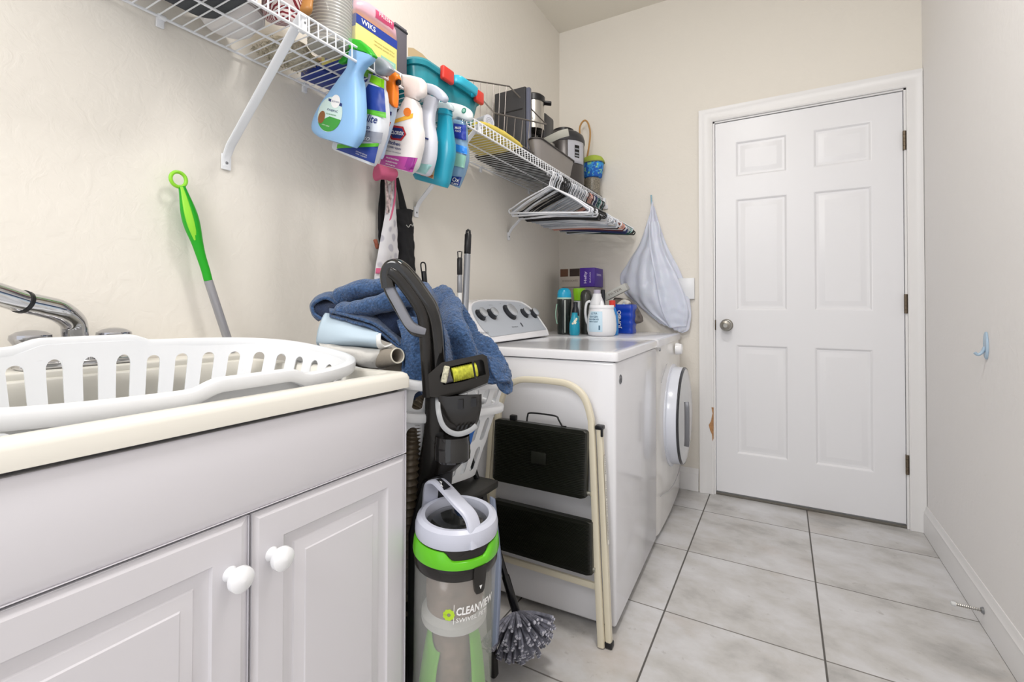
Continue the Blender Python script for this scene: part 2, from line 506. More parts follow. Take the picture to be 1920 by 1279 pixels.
rs.append(rrect(SX0 + .006, SX1 - .009, SY0 + .006, SY1 - .009, SZ, .008))
rs.append(rrect(bx0 - .004, bx1 + .004, by0 - .004, by1 + .004, SZ, .03))
rs.append(rrect(bx0, bx1, by0, by1, .893, .03))
rs.append(rrect(bx0 + .004, bx1 - .003, by0 + .004, by1 - .004, .865, .035))
rs.append(rrect(bx0 + .03, bx1 - .03, by0 + .03, by1 - .03, .62, .05))
rs.append(rrect(bx0 + .06, bx1 - .06, by0 + .06, by1 - .06, .60, .05))
b.rings(rs, cap0=False, cap1=True)
b.build('basin', M_SINK, sink, smooth=50, recalc=True)
b = B()
b.box2((SX0 + .002, SY0 + .004, SZ - .004), (bx0 - .006, SY1 - .004, SZ + .014), .005, 3)
b.build('faucet_ledge', M_SINK, sink)

fz = SZ + .0142
fau = thing('faucet', 'chrome faucet with a long swivel spout and two round handles on the sink ledge', 'faucet', (.052, .385, fz))
b = B(); b.box2((.028, .30, fz), (.080, .475, fz + .014), .006, 3)
b.build('base_plate', M_CHROME, fau)
P0 = Vector((.052, .393, fz + .012)); pe = at(0, 553, 'x', .13); cr = at(42, 566, 'x', .112); pe2 = pe + (pe - cr) * 1.6
path = smooth_path([P0, at(141, 630, 'x', .054), at(137, 604, 'x', .060), at(112, 584, 'x', .080), at(78, 574, 'x', .097), cr, pe, pe2], 8)
nn = len(path)
b = B(); b.tube(path, [.0205 if i < 26 else (.0205 - .0015 * min(1, (i - 26) / 8)) for i in range(nn)], 24)
sp_ = b.build('spout', M_CHROME, fau)
b = B(); d = (pe - cr).normalized(); b.cyl(cr - d * .003, cr + d * .003, .0206, 24); b.build('spout_ring', M_BLACKP, sp_)
b = B(); d = (pe - cr).normalized(); b.cyl(P0 - Vector((0,0,.001)), P0 + Vector((0, 0, .02)), .027, 24); b.build('spout_collar', M_CHROME, sp_)
mglass = mat('clear_acrylic_chrome', '#b4b4b8', .12, .95)
for hy in (.322, .448):
    b = B()
    b.lathe([(0, 0), (.02, 0), (.02, .006), (.013, .012), (.013, .034), (.024, .040), (.030, .050), (.029, .058), (.020, .064), (.008, .067), (0, .0675)], (.052, hy, fz + .006), 30)
    b.build('handle', mglass, fau)

# ---------------------------------------------------------------- slotted laundry baskets
def slot_strip(b, S, nslot, w, hs, mapf, arch=5, s0=0):
    """strip of length S with nslot slots between heights given in hs=[(lo,hi)...]; rows of solid in between. mapf(s,h)->point. Heights run 0..1 rows."""
    p = S / nslot
    def vq(pts): b.f([b.v(mapf(*q)) for q in pts])
    edges = [0] + [x for h in hs for x in h] + [1]
    for k in range(nslot):
        a = s0 + k * p; c = a + p / 2
        for r in range(0, len(edges) - 1, 2):        # solid bands, split so the map can bend
            lo, hi = edges[r], edges[r + 1]
            m = 6
            for q in range(m):
                vq([(a + p*q/m, lo), (a + p*(q+1)/m, lo), (a + p*(q+1)/m, hi), (a + p*q/m, hi)])
        for (lo, hi) in hs:
            ah = min(b.hk, (hi - lo) * .4)
            xs_ = [c - w/2 * math.cos(PI * q / (2 * arch)) for q in range(2 * arch + 1)]
            ys_ = [math.sin(PI * q / (2 * arch)) for q in range(2 * arch + 1)]
            for (x0_, x1_) in ((a, c - w/2), (c + w/2, a + p)):
                for q in range(3):
                    l0, l1 = lo + (hi-lo)*q/3, lo + (hi-lo)*(q+1)/3
                    vq([(x0_, l0), (x1_, l0), (x1_, l1), (x0_, l1)])
            for q in range(2 * arch):
                vq([(xs_[q], hi - ah + ah*ys_[q]), (xs_[q+1], hi - ah + ah*ys_[q+1]), (xs_[q+1], hi), (xs_[q], hi)])
                vq([(xs_[q], lo), (xs_[q+1], lo), (xs_[q+1], lo + ah*.5 - ah*.5*ys_[q+1]), (xs_[q], lo + ah*.5 - ah*.5*ys_[q])])

def oval(L, Wd, e, n=240):
    """superellipse perimeter resampled by arc length; returns list of (x, y)"""
    pts = []
    for k in range(1440):
        t = 2*PI*k/1440; ct, st = math.cos(t), math.sin(t)
        pts.append((Wd * math.copysign(abs(ct) ** (2/e), ct), L * math.copysign(abs(st) ** (2/e), st)))
    d = [0]
    for i in range(1440):
        q = pts[(i+1) % 1440]; d.append(d[-1] + math.hypot(q[0]-pts[i][0], q[1]-pts[i][1]))
    tot = d[-1]; out = []; j = 0
    for k in range(n):
        t = tot*k/n
        while d[j+1] < t: j += 1
        u = (t-d[j]) / (d[j+1]-d[j]); a, c = pts[j], pts[(j+1) % 1440]
        out.append((a[0]+(c[0]-a[0])*u, a[1]+(c[1]-a[1])*u))
    return out, tot

def basket(name, label, loc, rot, L, Wd, H, e, nslot, slotw, rows, hump=.016, taper=.84, rim=.0125, m=M_WPLAST, cat='laundry basket', humps=((0, .095), (.5, .095))):
    o = thing(name, label, cat, loc); o.rotation_euler = rot
    N = 240
    top, tot = oval(L, Wd, e, N)
    def rimz(s):        # s in 0..1 around; humps over the middle of both long sides (x = +-Wd)
        z = 0
        for c, hw in humps:
            d = abs((s - c + .5) % 1 - .5)
            t = max(0, min(1, (hw - d) / .026)); z = max(z, hump * (t*t*(3-2*t)))
        return z
    def pos(s, h):
        q = (s % 1) * N; i = int(q) % N; u = q - int(q)
        a, c = top[i], top[(i+1) % N]
        x, y = a[0]+(c[0]-a[0])*u, a[1]+(c[1]-a[1])*u
        k = taper + (1-taper) * h
        return Vector((x*k, y*k, H*h + rimz(s) * max(0, (h-.8)/.2)))
    b = B(); b.hk = slotw * .5 / H
    slot_strip(b, 1.0, nslot, slotw / tot, [(lo, hi) for lo, hi in rows], lambda s, h: pos(s, h))
    w = b.build('wall', m, o, world=False, solid=.0026, smooth=0, merge=.0001)
    b = B()
    path = [pos(k/N, 1) for k in range(N)]
    rr = [rim * (1.0 - .12 * (rimz(k/N) > .002)) for k in range(N)]
    path = [p + Vector((p.x, p.y, 0)).normalized() * (rim * .75) for p in path]
    b.tube(path, rr, 12, closed=True, sq=(1, .8), up=(0, 0, 1))
    b.build('rim', m, o, world=False)
    b = B()
    V0 = b.v((0, 0, 0)); ring = [b.v(pos(k/N, 0)) for k in range(N)]
    for k in range(N): b.f([V0, ring[k], ring[(k+1) % N]])
    b.build('bottom', m, o, world=False, solid=.003)
    return o
# long basket tilted in the sink, its wall side higher
bk = basket('laundry_basket', 'long white plastic laundry basket with arched slots, lying tipped in the sink', (.330, .402, .778), (0, R(6.5), R(0)), .316, .200, .148, 3.0, 34, .0235, [(.10, .88)], taper=.90, humps=((.022, .055), (.515, .06)), hump=.014)
# ================================================================ WASHER AND DRYER
M_APPL = mat('appliance_enamel', '#e4e4e8', .16, coat=.3)
M_APPL2 = mat('appliance_enamel_dryer', '#e3e1de', .2, coat=.3)
M_SEAM = mat('seam_shadow_gap', '#4a4a4e', .7)
AR = R(2.0)
AX, AY = .807, 1.462
wa = thing('washing_machine', 'white top load washer with a grey control console, the stool leaning on its side', 'washing machine', (AX, AY, 0), AR)
WW, WD = .655, .70
b = B(); b.box2((-WD, 0, .022), (-.0, WW, .855), .010, 3)
b.build('body', M_APPL, wa, world=False)
b = B(); b.box2((-WD + .01, .008, .853), (-.006, WW - .008, .859)); b.build('seam', M_SEAM, wa, world=False)
b = B()
rs = [rrect(-WD, .006, -.004, WW + .002, .8575, .02), rrect(-WD, .006, -.004, WW + .002, .879, .02), rrect(-WD + .002, .004, -.002, WW, .8845, .02), rrect(-WD+.006, -.001, .003, WW-.004, .887, .02), rrect(-WD+.03, -.035, .035, WW-.03, .8872, .02), rrect(-WD+.03+.002, -.037, .037, WW-.032, .8862, .02)]
b.rings(rs); b.build('top', M_APPL, wa, world=False, smooth=30)
for fx, fy in ((-.04, .05), (-.04, WW - .05), (-WD + .05, .05), (-WD + .05, WW - .05)):
    b = B(); b.cyl((fx, fy, .0005), (fx, fy, .024), .02, 16); b.build('levelling_foot', M_BLACKP, wa, world=False)
# console, measured on its sloping face
CA = Vector((.292, 1.7, .896)); CB = Vector((.172, 1.7, 1.056))
cu = (CB - CA).normalized(); cn = Vector((cu.z, 0, -cu.x))
def con(px, py, off=0):
    d = ray(px, py); o_ = CA + cn * off
    return CAM + d * ((o_ - CAM).dot(cn) / d.dot(cn))
outl = [(918, 643), (904, 630), (890, 610), (882, 590), (881, 578), (884, 569), (892, 564.5), (907, 562), (940, 561.5), (973, 564), (985, 569), (995, 576), (1003, 584), (1011, 594), (1020, 607), (1027, 618), (1030, 628)]
pts = smooth_path([tuple(con(*p)) for p in outl], 3)
pts = [Vector(p) for p in pts]
cen = sum(pts, Vector()) / len(pts)
back = [Vector((max(.112, p.x - .075 - (p.z - .9) * .1), p.y, p.z if p.z > .93 else .887)) for p in pts]
b = B(); b.rings([back, [p - cn * .004 for p in pts], [p + (cen - p) * .008 for p in pts], [p + (cen-p)*.04 for p in pts], [p + (cen-p)*.045 - cn*.001 for p in pts]])
b.build('console', M_APPL, wa, smooth=30)
ov = [con(*p, .0006) for p in [(921, 632), (906, 618), (893, 600), (885.5, 583), (886, 572), (893, 567), (907, 565), (940, 564.5), (972, 567), (984, 572), (994, 579), (1002, 587), (1010, 597), (1018, 609), (1024.5, 617.5)]]
ov = [Vector(p) for p in smooth_path([tuple(p) for p in ov], 3)]
b = B(); b.f([b.v(p) for p in ov]); panel = b.build('control_panel', mat('console_grey', '#b9bfc8', .35, .15), wa, smooth=0)
for px, py, r_ in ((904, 588, .022), (925, 586.5, .022), (958.5, 583, .033), (986, 585, .021), (1002.5, 586, .021)):
    c = con(px, py, .012); c0 = c - cn * .0115
    b = B(); b.lathe([(r_ * 1.25, 0), (r_ * 1.25, .0015), (r_, .002), (r_ * .97, .019)], c0, 28, cn, cap0=True, cap1=True); b.build('knob_base', mat('dark_grey_plastic', '#2c2e33', .4), wa)
    b = B(); b.lathe([(0, 0), (r_ * .98, 0), (r_ * .95, .005), (r_ * .8, .0065), (0, .0065)], c0 + cn * .019, 28, cn); b.build('knob', mat('silver_knob', '#c3c7cc', .25, .5), wa)
cy_ = Vector((0, 1, 0))
def oncon(px, py):
    o_ = con(px, py, .0012); return lambda x, y: o_ + cy_ * x + cu * y
b = B()
b.text('Whirlpool', .016, oncon(908, 624), width=.062)
b.build('logo', mat('print_grey', '#77797f', .5), panel, smooth=0)
b = B()
for px, py, t in ((903, 577, 'water level'), (920, 572, 'temperature'), (938, 569, 'soak'), (975, 573, 'rinse'), (992, 578, 'spin')):
    b.text(t, .006, oncon(px, py))
for k, (px, py) in enumerate(((966, 613),)): b.text('ENERGY EFFICIENT', .007, oncon(px, py), width=.055)
b.build('printed_legend', mat('print_dark', '#4d5058', .5), panel, smooth=0)
b = B(); b.prism([(-.004, -.010), (.004, -.010), (.004, .010), (-.004, .010)], lambda x, y, t: oncon(978, 609)(x, y) + cn * t, 0, .002)
b.build('start_switch', mat('print_dark', '#4d5058', .5), panel, smooth=0)
# badge on the front
b = B(); c = Vector((.0004, .055, .795))
b.lathe([(.0, 0), (.0165, 0), (.0165, .0012), (.0, .0014)], c, 28, (1, 0, 0)); b.build('badge', mat('badge_silver', '#a8a9ad', .3, .6), wa, world=False)
b = B(); b.tube([c + Vector((.0016, .013 * math.cos(a), .013 * math.sin(a))) for a in [2*PI*k/24 for k in range(24)]], .0009, 6, closed=True)
b.text('e', .024, lambda x, y: c + Vector((.0018, x, y)), bold=.0006)
b.build('badge_mark', mat('badge_dark', '#3c3e44', .4), wa, world=False, smooth=0)
b = B(); b.text('Whirlpool', .01, lambda x, y: Vector((.0007, WW - .06 + x, .84 + y))); b.bm.free()

# dryer behind it, front loading
dr = thing('clothes_dryer', 'white front load dryer with a round bulging door, next to the far wall', 'dryer', tuple(Matrix.Translation((AX, AY, 0)) @ Matrix.Rotation(AR, 4, 'Z') @ Vector((0, WW + .006, 0))), AR)
DW, DDp = .675, .70
b = B()
rs = []
for z, bul in ((.022, 0), (.10, .004), (.22, .008), (.5, .010), (.76, .008), (.79, .004), (.853, .0)):
    ring = [(-DDp, 0, z)]
    for k in range(17):
        y = DW * k / 16; ring.append((-.004 + bul + .010 * math.sin(PI * k / 16) ** .6 - (.006 if k in (0, 16) else 0), y, z))
    ring.append((-DDp, DW, z)); rs.append(ring)
b.rings(rs); b.build('body', M_APPL2, dr, world=False, smooth=35)
b = B()
rs = [rrect(-DDp, .006, .001, DW, .8535, .02), rrect(-DDp, .007, .001, DW, .879, .02), rrect(-DDp + .002, .005, .003, DW-.002, .8845, .02), rrect(-DDp+.006, .0, .006, DW-.006, .887, .02)]
b.rings(rs); b.build('top', M_APPL, dr, world=False, smooth=30)
dc = Vector((.016, .345, .496)); rd = .238
b = B()
b.lathe([(rd + .012, -.006), (rd + .012, .002), (rd + .004, .004), (rd, .006), (rd - .002, .045), (rd - .008, .056), (rd - .026, .058)], dc, 64, (1, 0, 0), cap0=False, cap1=True)
b.build('door_ring', mat('dryer_door_white', '#dfe3ee', .22, coat=.3), dr, world=False)
b = B()
b.lathe([(rd - .0015, .0475), (rd - .001, .0525), (rd - .007, .0575)], dc + Vector((.0006, 0, 0)), 64, (1, 0, 0), cap0=False, cap1=False)
b.build('door_trim', mat('dark_chrome', '#55565a', .25, .9), dr, world=False)
b = B()
b.lathe([(rd - .010, .0585), (rd - .03, .064), (rd - .10, .074), (.05, .080), (0, .0805)], dc, 64, (1, 0, 0), cap0=False)
b.build('door_cover', mat('dryer_door_silver', '#c8c9ca', .25, .1, coat=.4), dr, world=False)
b = B(); b.tube(smooth_path([(.105, .345 - rd + .035, .40), (.108, .345 - rd + .028, .44), (.108, .345 - rd + .028, .56), (.105, .345 - rd + .035, .60)], 6), .005, 10, sq=(1, 2.2)); b.build('door_grip', mat('grip_grey', '#77787c', .35, .5), dr, world=False)
b = B(); b.lathe([(0, 0), (.031, 0), (.030, .012), (.026, .028), (.020, .032), (0, .033)], (.014, .445, .815), 32, (1, 0, 0)); b.build('dial', mat('dial_white', '#f4f4f6', .15, coat=.5), dr, world=False)
b = B(); b.lathe([(0, 0), (.008, 0), (.007, .005), (0, .006)], (.006, .035, .842), 20, (1, 0, 0)); b.build('power_button', mat('button_grey', '#85868a', .4, .4), dr, world=False)
b = B()
for pts_ in ([(.0165, .02, .70), (.020, .08, .745), (.022, .13, .77)], [(.0125, .02, .20), (.019, .20, .165), (.021, .35, .155), (.019, .50, .165), (.0125, .655, .20)]):
    b.tube(smooth_path(pts_, 8), .0022, 6)
b.build('panel_line', mat('panel_line_grey', '#b3b3b5', .4), dr, world=False)
for fx, fy in ((-.04, .05), (-.04, DW - .05), (-DDp + .05, .05), (-DDp + .05, DW - .05)):
    b = B(); b.cyl((fx, fy, .0005), (fx, fy, .024), .02, 16); b.build('levelling_foot', M_BLACKP, dr, world=False)

# ================================================================ WIRE SHELF
M_WIRE = mat('white_coated_wire', '#eceef2', .3)
sh = thing('wire_shelf', 'long white ventilated wire shelf carried by slanted braces along the left wall', 'shelf', (0, 1.4, 1.70))
SYA, SYB, SHZ, SXF = .10, 2.815, 1.702, .305
b = B()
b.tube([(.012, SYA, SHZ), (.012, SYB, SHZ)], .0034, 8); b.tube([(.158, SYA, SHZ - .005), (.158, SYB, SHZ - .005)], .003, 8)
b.tube([(SXF, SYA, SHZ + .003), (SXF, SYB, SHZ + .003)], .0032, 8); b.tube([(SXF + .002, SYA, SHZ - .036), (SXF + .002, SYB, SHZ - .036)], .0036, 8)
b.build('rod', M_WIRE, sh)
b = B(); y = .107
while y < SYB - .005:
    b.tube([(.008, y, SHZ + .0025), (SXF - .003, y, SHZ + .0045), (SXF + .0035, y, SHZ - .001), (SXF + .0045, y, SHZ - .034)], .0017, 6); y += .0254
o = b.build('deck_wires', M_WIRE, sh)
def brace(y, ):
    b = B()
    a = Vector((SXF - .012, y, SHZ - .014)); f = Vector((.010, y, 1.435))
    b.tube([a + (a-f).normalized()*.02, a, f + (a-f)*.05, f + (a-f)*.02 + Vector((.0, 0, -.004)), Vector((.0045, y, 1.418)), Vector((.0045, y, 1.395))], [.9, 1, 1, 1, .9, .9], 12, sq=(.003, .0115), up=(.7, 0, .7))
    b.box2((.0012, y - .0125, 1.386), (.0065, y + .0125, 1.428), .0025)
    br = b.build('brace', M_WIRE, sh)
    b = B(); b.box2((SXF - .016, y + .001, SHZ - .034), (SXF + .0005, y + .016, SHZ + .0), .002); b.build('clamp', M_WIRE, br)
    b = B(); b.lathe([(0, 0), (.0042, 0), (.003, .0022), (0, .0026)], (.0066, y, 1.404), 14, (1, 0, 0)); b.cyl((SXF+.0006, y+.008, SHZ-.014), (SXF+.002, y+.008, SHZ-.014), .0025, 10); b.build('screw', mat('zinc', '#8d8f93', .35, .9), br)
for y in (.700, 1.440, 2.172): brace(y)
for y in (.345, .545, .93, 1.24, 1.63, 1.9, 2.4):
    b = B(); b.box2((.0008, y - .008, SHZ - .022), (.009, y + .008, SHZ + .006), .002); b.cyl((.012, y - .008, SHZ), (.012, y + .008, SHZ), .0062, 10); b.build('wall_clip', M_WIRE, sh)
b = B(); b.box2((.262, SYB + .001, SHZ - .040), (.318, RD - .001, SHZ + .006), .002); b.box2((.288, SYB + .012, SHZ - .062), (.330, RD - .002, SHZ - .036), .002); b.build('end_bracket', M_WIRE, sh)
# ================================================================ STEP STOOL LADDER AGAINST THE WASHER
M_CREAM = mat('cream_enamel', '#dad2bd', .35)
M_TREAD = mat('black_ribbed_rubber', '#191a14', .30, spec=.6)
ld = thing('step_ladder', 'folded cream metal step stool with two black ribbed treads leaning on the washer side', 'step stool', (.57, 1.40, 0))
def LY(z, off=0): return 1.392 + z * .045 + off
def lp(x, z, off=0): return (x, LY(z, off), z)
b = B()
pts = [lp(.784, .004), lp(.764, .30), lp(.745, .62), lp(.737, .69), lp(.712, .748), lp(.664, .779), lp(.60, .785), lp(.54, .785), lp(.478, .779), lp(.430, .748), lp(.405, .69), lp(.397, .62), lp(.378, .30), lp(.358, .004)]
b.tube(smooth_path(pts, 6), .0112, 12, sq=(1, .95), up=(0, 1, 0)); b.build('front_frame', M_CREAM, ld)
for s_, xb, xt in ((1, .8035, .768), (-1, .3385, .374)):
    b = B(); b.tube([lp(xb, .016, .012), lp(xt, .652, .004)], .0108, 10, sq=(1, .9), up=(0, 1, 0)); lg = b.build('leg', M_CREAM, ld)
    b = B(); b.box(Vector(lp(xt, .655, .004)), (.026, .026, .014), .004); b.box(Vector(lp(xt + .010 * s_, .643, -.006)), (.008, .008, .03), .003); b.build('end_cap', M_BLACKP, lg)
    b = B(); b.box(Vector(lp(xb, .010, .012)), (.026, .026, .018), .004); b.build('foot_cap', M_BLACKP, lg)
    if s_ > 0:
        b = B(); d = (Vector(lp(xb, .016, .012)) - Vector(lp(xt, .652, .004)))
        def stk(u, v): q = Vector(lp(xt, .652, .004)) + d * u; return (q.x + .0112 + v * .0, q.y - .010 + v, q.z)
        V = [(u, w) for u, w in ((.13, .002), (.13, .018), (.55, .018), (.55, .002))]
        b.f([b.v(stk(*v)) for v in V]); b.build('warning_sticker', mat('sticker_white', '#e9e6dd', .4), lg, smooth=0)
        b = B()
        for u0, w_, t in ((.17, .12, 'CAUTION'), (.33, .2, 'DO NOT STAND'), (.47, .14, 'WARNING')):
            b.text(t, .011, lambda x, y, u0=u0: Vector(stk(u0 + x / .64, .010 + y)) + Vector((.0005, 0, 0)), width=w_ * .5)
        b.build('sticker_print', mat('sticker_ink', '#6a6862', .5), lg, smooth=0)
def tread(z0, z1, x0a, x1a, x0b, x1b, yo, name):
    """ribbed slab, z0 top .. z1 bottom"""
    b = B(); n = 40; th = .022
    def edge(t): return x0a + (x0b - x0a) * t, x1a + (x1b - x1a) * t
    prof = []
    for i in range(n * 4 + 1):
        t = i / (n * 4); rib = .0032 * (1 if (i % 4) in (1, 2) else 0)
        if t < .06 or t > .94: rib = .0
        prof.append((t, rib))
    rr = []
    for t, rib in prof:
        z = z0 + (z1 - z0) * t; a, c = edge(t); y = LY(z, yo) - rib
        ins = .014 * max(0, 1 - t / .04) ** 2 + .014 * max(0, 1 - (1 - t) / .04) ** 2
        rr.append([(a + ins, LY(z, yo) + th, z), (a + ins, LY(z, yo) + .003, z), (a + ins + .005, LY(z, yo), z), (a + ins + .014, y, z), (c - ins - .014, y, z), (c - ins - .005, LY(z, yo), z), (c - ins, LY(z, yo) + .003, z), (c - ins, LY(z, yo) + th, z)])
    b.rings(rr)
    return b.build(name, M_TREAD, ld, smooth=30)
t1 = tread(.646, .438, .402, .738, .399, .738, -.030, 'tread')
t2 = tread(.372, .212, .397, .755, .390, .760, -.026, 'tread')
b = B(); zb = .650
b.tube(smooth_path([lp(.520, .648, -.014), lp(.522, .666, -.014), lp(.530, .676, -.014), lp(.58, .678, -.014), lp(.626, .676, -.014), lp(.635, .666, -.014), lp(.648, .648, -.014), lp(.662, .647, -.014)], 5), .0028, 8)
b.build('carry_bail', M_BLACKP, t1)
b = B(); b.box(Vector(lp(.468, .654, -.014)), (.024, .018, .018), .004); b.build('release_button', M_BLACKP, t1)
b = B(); b.box(Vector(lp(.575, .54, -.0335)), (.052, .004, .038), .0015, (R(-2.5), 0, 0)); b.build('latch_plate', mat('dark_latch', '#23241f', .3), t1)
b = B(); b.tube([lp(.378, .172, .004), lp(.770, .172, .004)], .0105, 10, sq=(.6, 1), up=(0, 1, 0)); b.build('crossbar', M_CREAM, ld)
for x, z in ((.738, .452), (.756, .228), (.399, .452), (.388, .228)):
    b = B(); b.cyl(lp(x - .004, z, -.012), lp(x + .010, z, -.012), .0065, 14); b.build('pivot_bolt', mat('zinc_bright', '#b9b7ad', .3, .8), ld)

# ================================================================ STOOL, SLOTTED HAMPER AND WASH PILE
st = thing('black_stool', 'black square topped stool holding up the slotted white basket behind the vacuum', 'stool', (.36, 1.02, 0))
b = B(); b.box2((.170, .905, .523), (.572, 1.142, .545), .006); b.build('seat', mat('black_stool_plastic', '#2c2b29', .4), st)
for x, y, sx, sy in ((.205, .935, -.03, -.01), (.535, .935, .012, -.005), (.205, 1.105, -.03, .02), (.540, 1.105, .022, .03)):
    b = B(); b.tube([(x, y, .524), (x + sx, y + sy, .004)], .012, 10, sq=(1, .8)); b.build('leg', mat('black_stool_plastic', '#2c2b29'), st)
hb = basket('laundry_hamper', 'white plastic hamper with rows of slots, packed and propped on the black stool', (.325, .950, .605), (R(-7), R(7), 0), .218, .236, .262, 7.0, 32, .026, [(.07, .33), (.40, .64), (.79, .955)], rim=.011, hump=.0, taper=.86)
b = B()
top, tot = oval(.218, .236, 7.0, 120)
k_ = .86 + .14 * .73
b.tube([(x * k_ * 1.02, y * k_ * 1.02, .262 * .73) for x, y in top], .0115, 12, closed=True, sq=(1, 1.3), up=(0, 0, 1)); b.build('handle_band', M_WPLAST, hb, world=False)
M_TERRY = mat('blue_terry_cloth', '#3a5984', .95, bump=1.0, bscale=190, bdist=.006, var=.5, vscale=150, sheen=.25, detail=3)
M_TERRY_SHADE = mat('shaded_terry_cloth', '#20304f', .95, bump=1.0, bscale=420, bdist=.004, var=.3, vscale=70, sheen=.15)  # darkened copy of the blue terry, shade painted into the towel's hollow
def net(b, rows, nu=10, nv=10, amp=0, sc=9, seed=0, fine=.0, fold=0, nf=3):
    """smooth surface through a control net of points (rows of Vectors), wrinkled by noise"""
    cols = [smooth_path([tuple(p) for p in r], nu) for r in rows]
    m = len(cols[0]); L = [smooth_path([c[i] for c in cols], nv) for i in range(m)]
    P = [[Vector(p) for p in l] for l in L]; nn = len(P[0])
    out = []
    for i in range(m):
        row = []
        for j in range(nn):
            a = P[min(i+1, m-1)][j] - P[max(i-1, 0)][j]; c = P[i][min(j+1, nn-1)] - P[i][max(j-1, 0)]
            nrm = a.cross(c); nrm = nrm.normalized() if nrm.length > 1e-9 else Vector((0, 0, 1))
            p = P[i][j]; q = p * sc + Vector((seed, seed * 1.7, 0))
            d = amp * (1 - 2 * abs(noise.noise(q))) + amp * .4 * noise.noise(q * 2.7) + fine * noise.noise(p * 160)
            if fold: d += fold * math.sin(2 * PI * nf * i / m + 1.6 * math.sin(3 * j / nn + seed) + 2.2 * noise.noise(p * 5 + Vector((seed, 0, 0)))) * min(1, 4 * j / nn + .3)
            row.append(p + nrm * d)
        out.append(row)
    V = [[b.v(p) for p in r] for r in out]
    for i in range(m - 1):
        for j in range(nn - 1): b.f([V[i][j], V[i+1][j], V[i+1][j+1], V[i][j+1]])
    return out
def D(l): return [dist(*p) for p in l]
ORDER = None
tw = thing('bath_towel', 'blue terry bath towel heaped and draped over the packed hamper', 'towel', (.40, 1.0, .88))
b = B()      # right-hand drape
net(b, [D([(757, 560, 1.27), (778, 530, 1.30), (808, 527, 1.33), (838, 533, 1.33), (862, 556, 1.31), (876, 590, 1.29)]),
        D([(757, 585, 1.20), (780, 556, 1.21), (812, 552, 1.22), (846, 560, 1.24), (868, 583, 1.26), (883, 612, 1.27)]),
        D([(757, 612, 1.16), (782, 590, 1.15), (815, 586, 1.13), (850, 592, 1.15), (876, 612, 1.20), (896, 634, 1.24)]),
        D([(758, 640, 1.12), (785, 625, 1.11), (820, 622, 1.085), (858, 620, 1.10), (892, 640, 1.15), (922, 655, 1.22)]),
        D([(757, 668, 1.10), (787, 662, 1.09), (824, 662, 1.07), (868, 655, 1.09), (908, 668, 1.13), (944, 682, 1.20)]),
        D([(757, 700, 1.085), (790, 702, 1.08), (830, 700, 1.065), (878, 690, 1.085), (922, 700, 1.13), (958, 706, 1.19)]),
        D([(762, 712, 1.085), (796, 746, 1.08), (838, 735, 1.07), (888, 715, 1.09), (930, 716, 1.13), (962, 722, 1.18)])], 22, 20, .020, 8, 3, .003, .025, 3.0)
b.build('drape', M_TERRY, tw, solid=.007, smooth=80)
b = B()      # end of the drape hanging at the right
net(b, [D([(915, 668, 1.16), (935, 676, 1.17), (955, 700, 1.18)]), D([(925, 700, 1.14), (945, 704, 1.16), (962, 718, 1.18)]), D([(936, 726, 1.14), (949, 732, 1.15), (961, 722, 1.17)]), D([(950, 738, 1.145), (954, 739, 1.15), (959, 735, 1.16)])], 8, 8, .004, 18, 9, .001)
b.build('corner_drape', M_TERRY, tw, solid=.006, smooth=80)
def lobe(b, pts, rad, fl=.75, amp=.004, n=26, seed=0):
    path = [Vector(p) for p in smooth_path([tuple(p) for p in pts], 8)]; N = len(path); rings = []
    for i, p in enumerate(path):
        t = (path[min(i+1, N-1)] - path[max(i-1, 0)]).normalized(); u = t.cross(Vector((0, 0, 1))).normalized(); w = u.cross(t)
        k = i / (N - 1); ra = rad[0] + (rad[1] - rad[0]) * k; e = min(1, .55 + 6 * min(k, 1 - k))
        ring = []
        for q in range(n):
            a = 2 * PI * q / n; d = u * math.cos(a) * ra + w * math.sin(a) * ra * fl
            pp = p + d * e; ring.append(pp + d.normalized() * amp * noise.noise(pp * 28 + Vector((seed, 0, 0))))
        rings.append(ring)
    b.rings(rings)
b = B(); lobe(b, D([(634, 560, 1.215), (665, 548, 1.20), (700, 542, 1.19), (745, 535, 1.19), (785, 540, 1.22)]), (.034, .036), .70, .008); b.build('upper_fold', M_TERRY, tw, smooth=80)
b = B(); lobe(b, D([(636, 583, 1.18), (665, 580, 1.155), (700, 573, 1.14), (745, 560, 1.14), (785, 556, 1.17)]), (.026, .034), .78, amp=.008, seed=5); b.build('lower_fold', M_TERRY, tw, smooth=80)
b = B()
net(b, [D([(632, 551, 1.235), (612, 550, 1.23), (594, 558, 1.225), (585, 572, 1.225), (588, 590, 1.22), (600, 600, 1.215)]), D([(634, 574, 1.19), (614, 560, 1.185), (598, 564, 1.18), (588, 574, 1.185), (590, 588, 1.185), (604, 598, 1.18)])], 6, 5, .002, 20, 1)
b.build('edge_loop', M_TERRY, tw, solid=.007, smooth=80)
b = B()
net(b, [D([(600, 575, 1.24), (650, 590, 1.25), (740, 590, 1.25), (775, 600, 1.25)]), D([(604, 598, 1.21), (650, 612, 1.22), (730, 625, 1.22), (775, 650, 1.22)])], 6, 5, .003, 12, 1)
b.build('shaded_inner_fold', M_TERRY_SHADE, tw, solid=.006, smooth=80)  # dark backing, paints the shaded cavity between the folds
b = B(); lobe(b, D([(590, 577, 1.215), (640, 590, 1.21), (700, 600, 1.20), (765, 615, 1.18)]), (.024, .050), 1.0, .004); b.build('shade_fill_roll', M_TERRY_SHADE, tw, smooth=80)  # added dark lobe that fills the hollow as painted shade
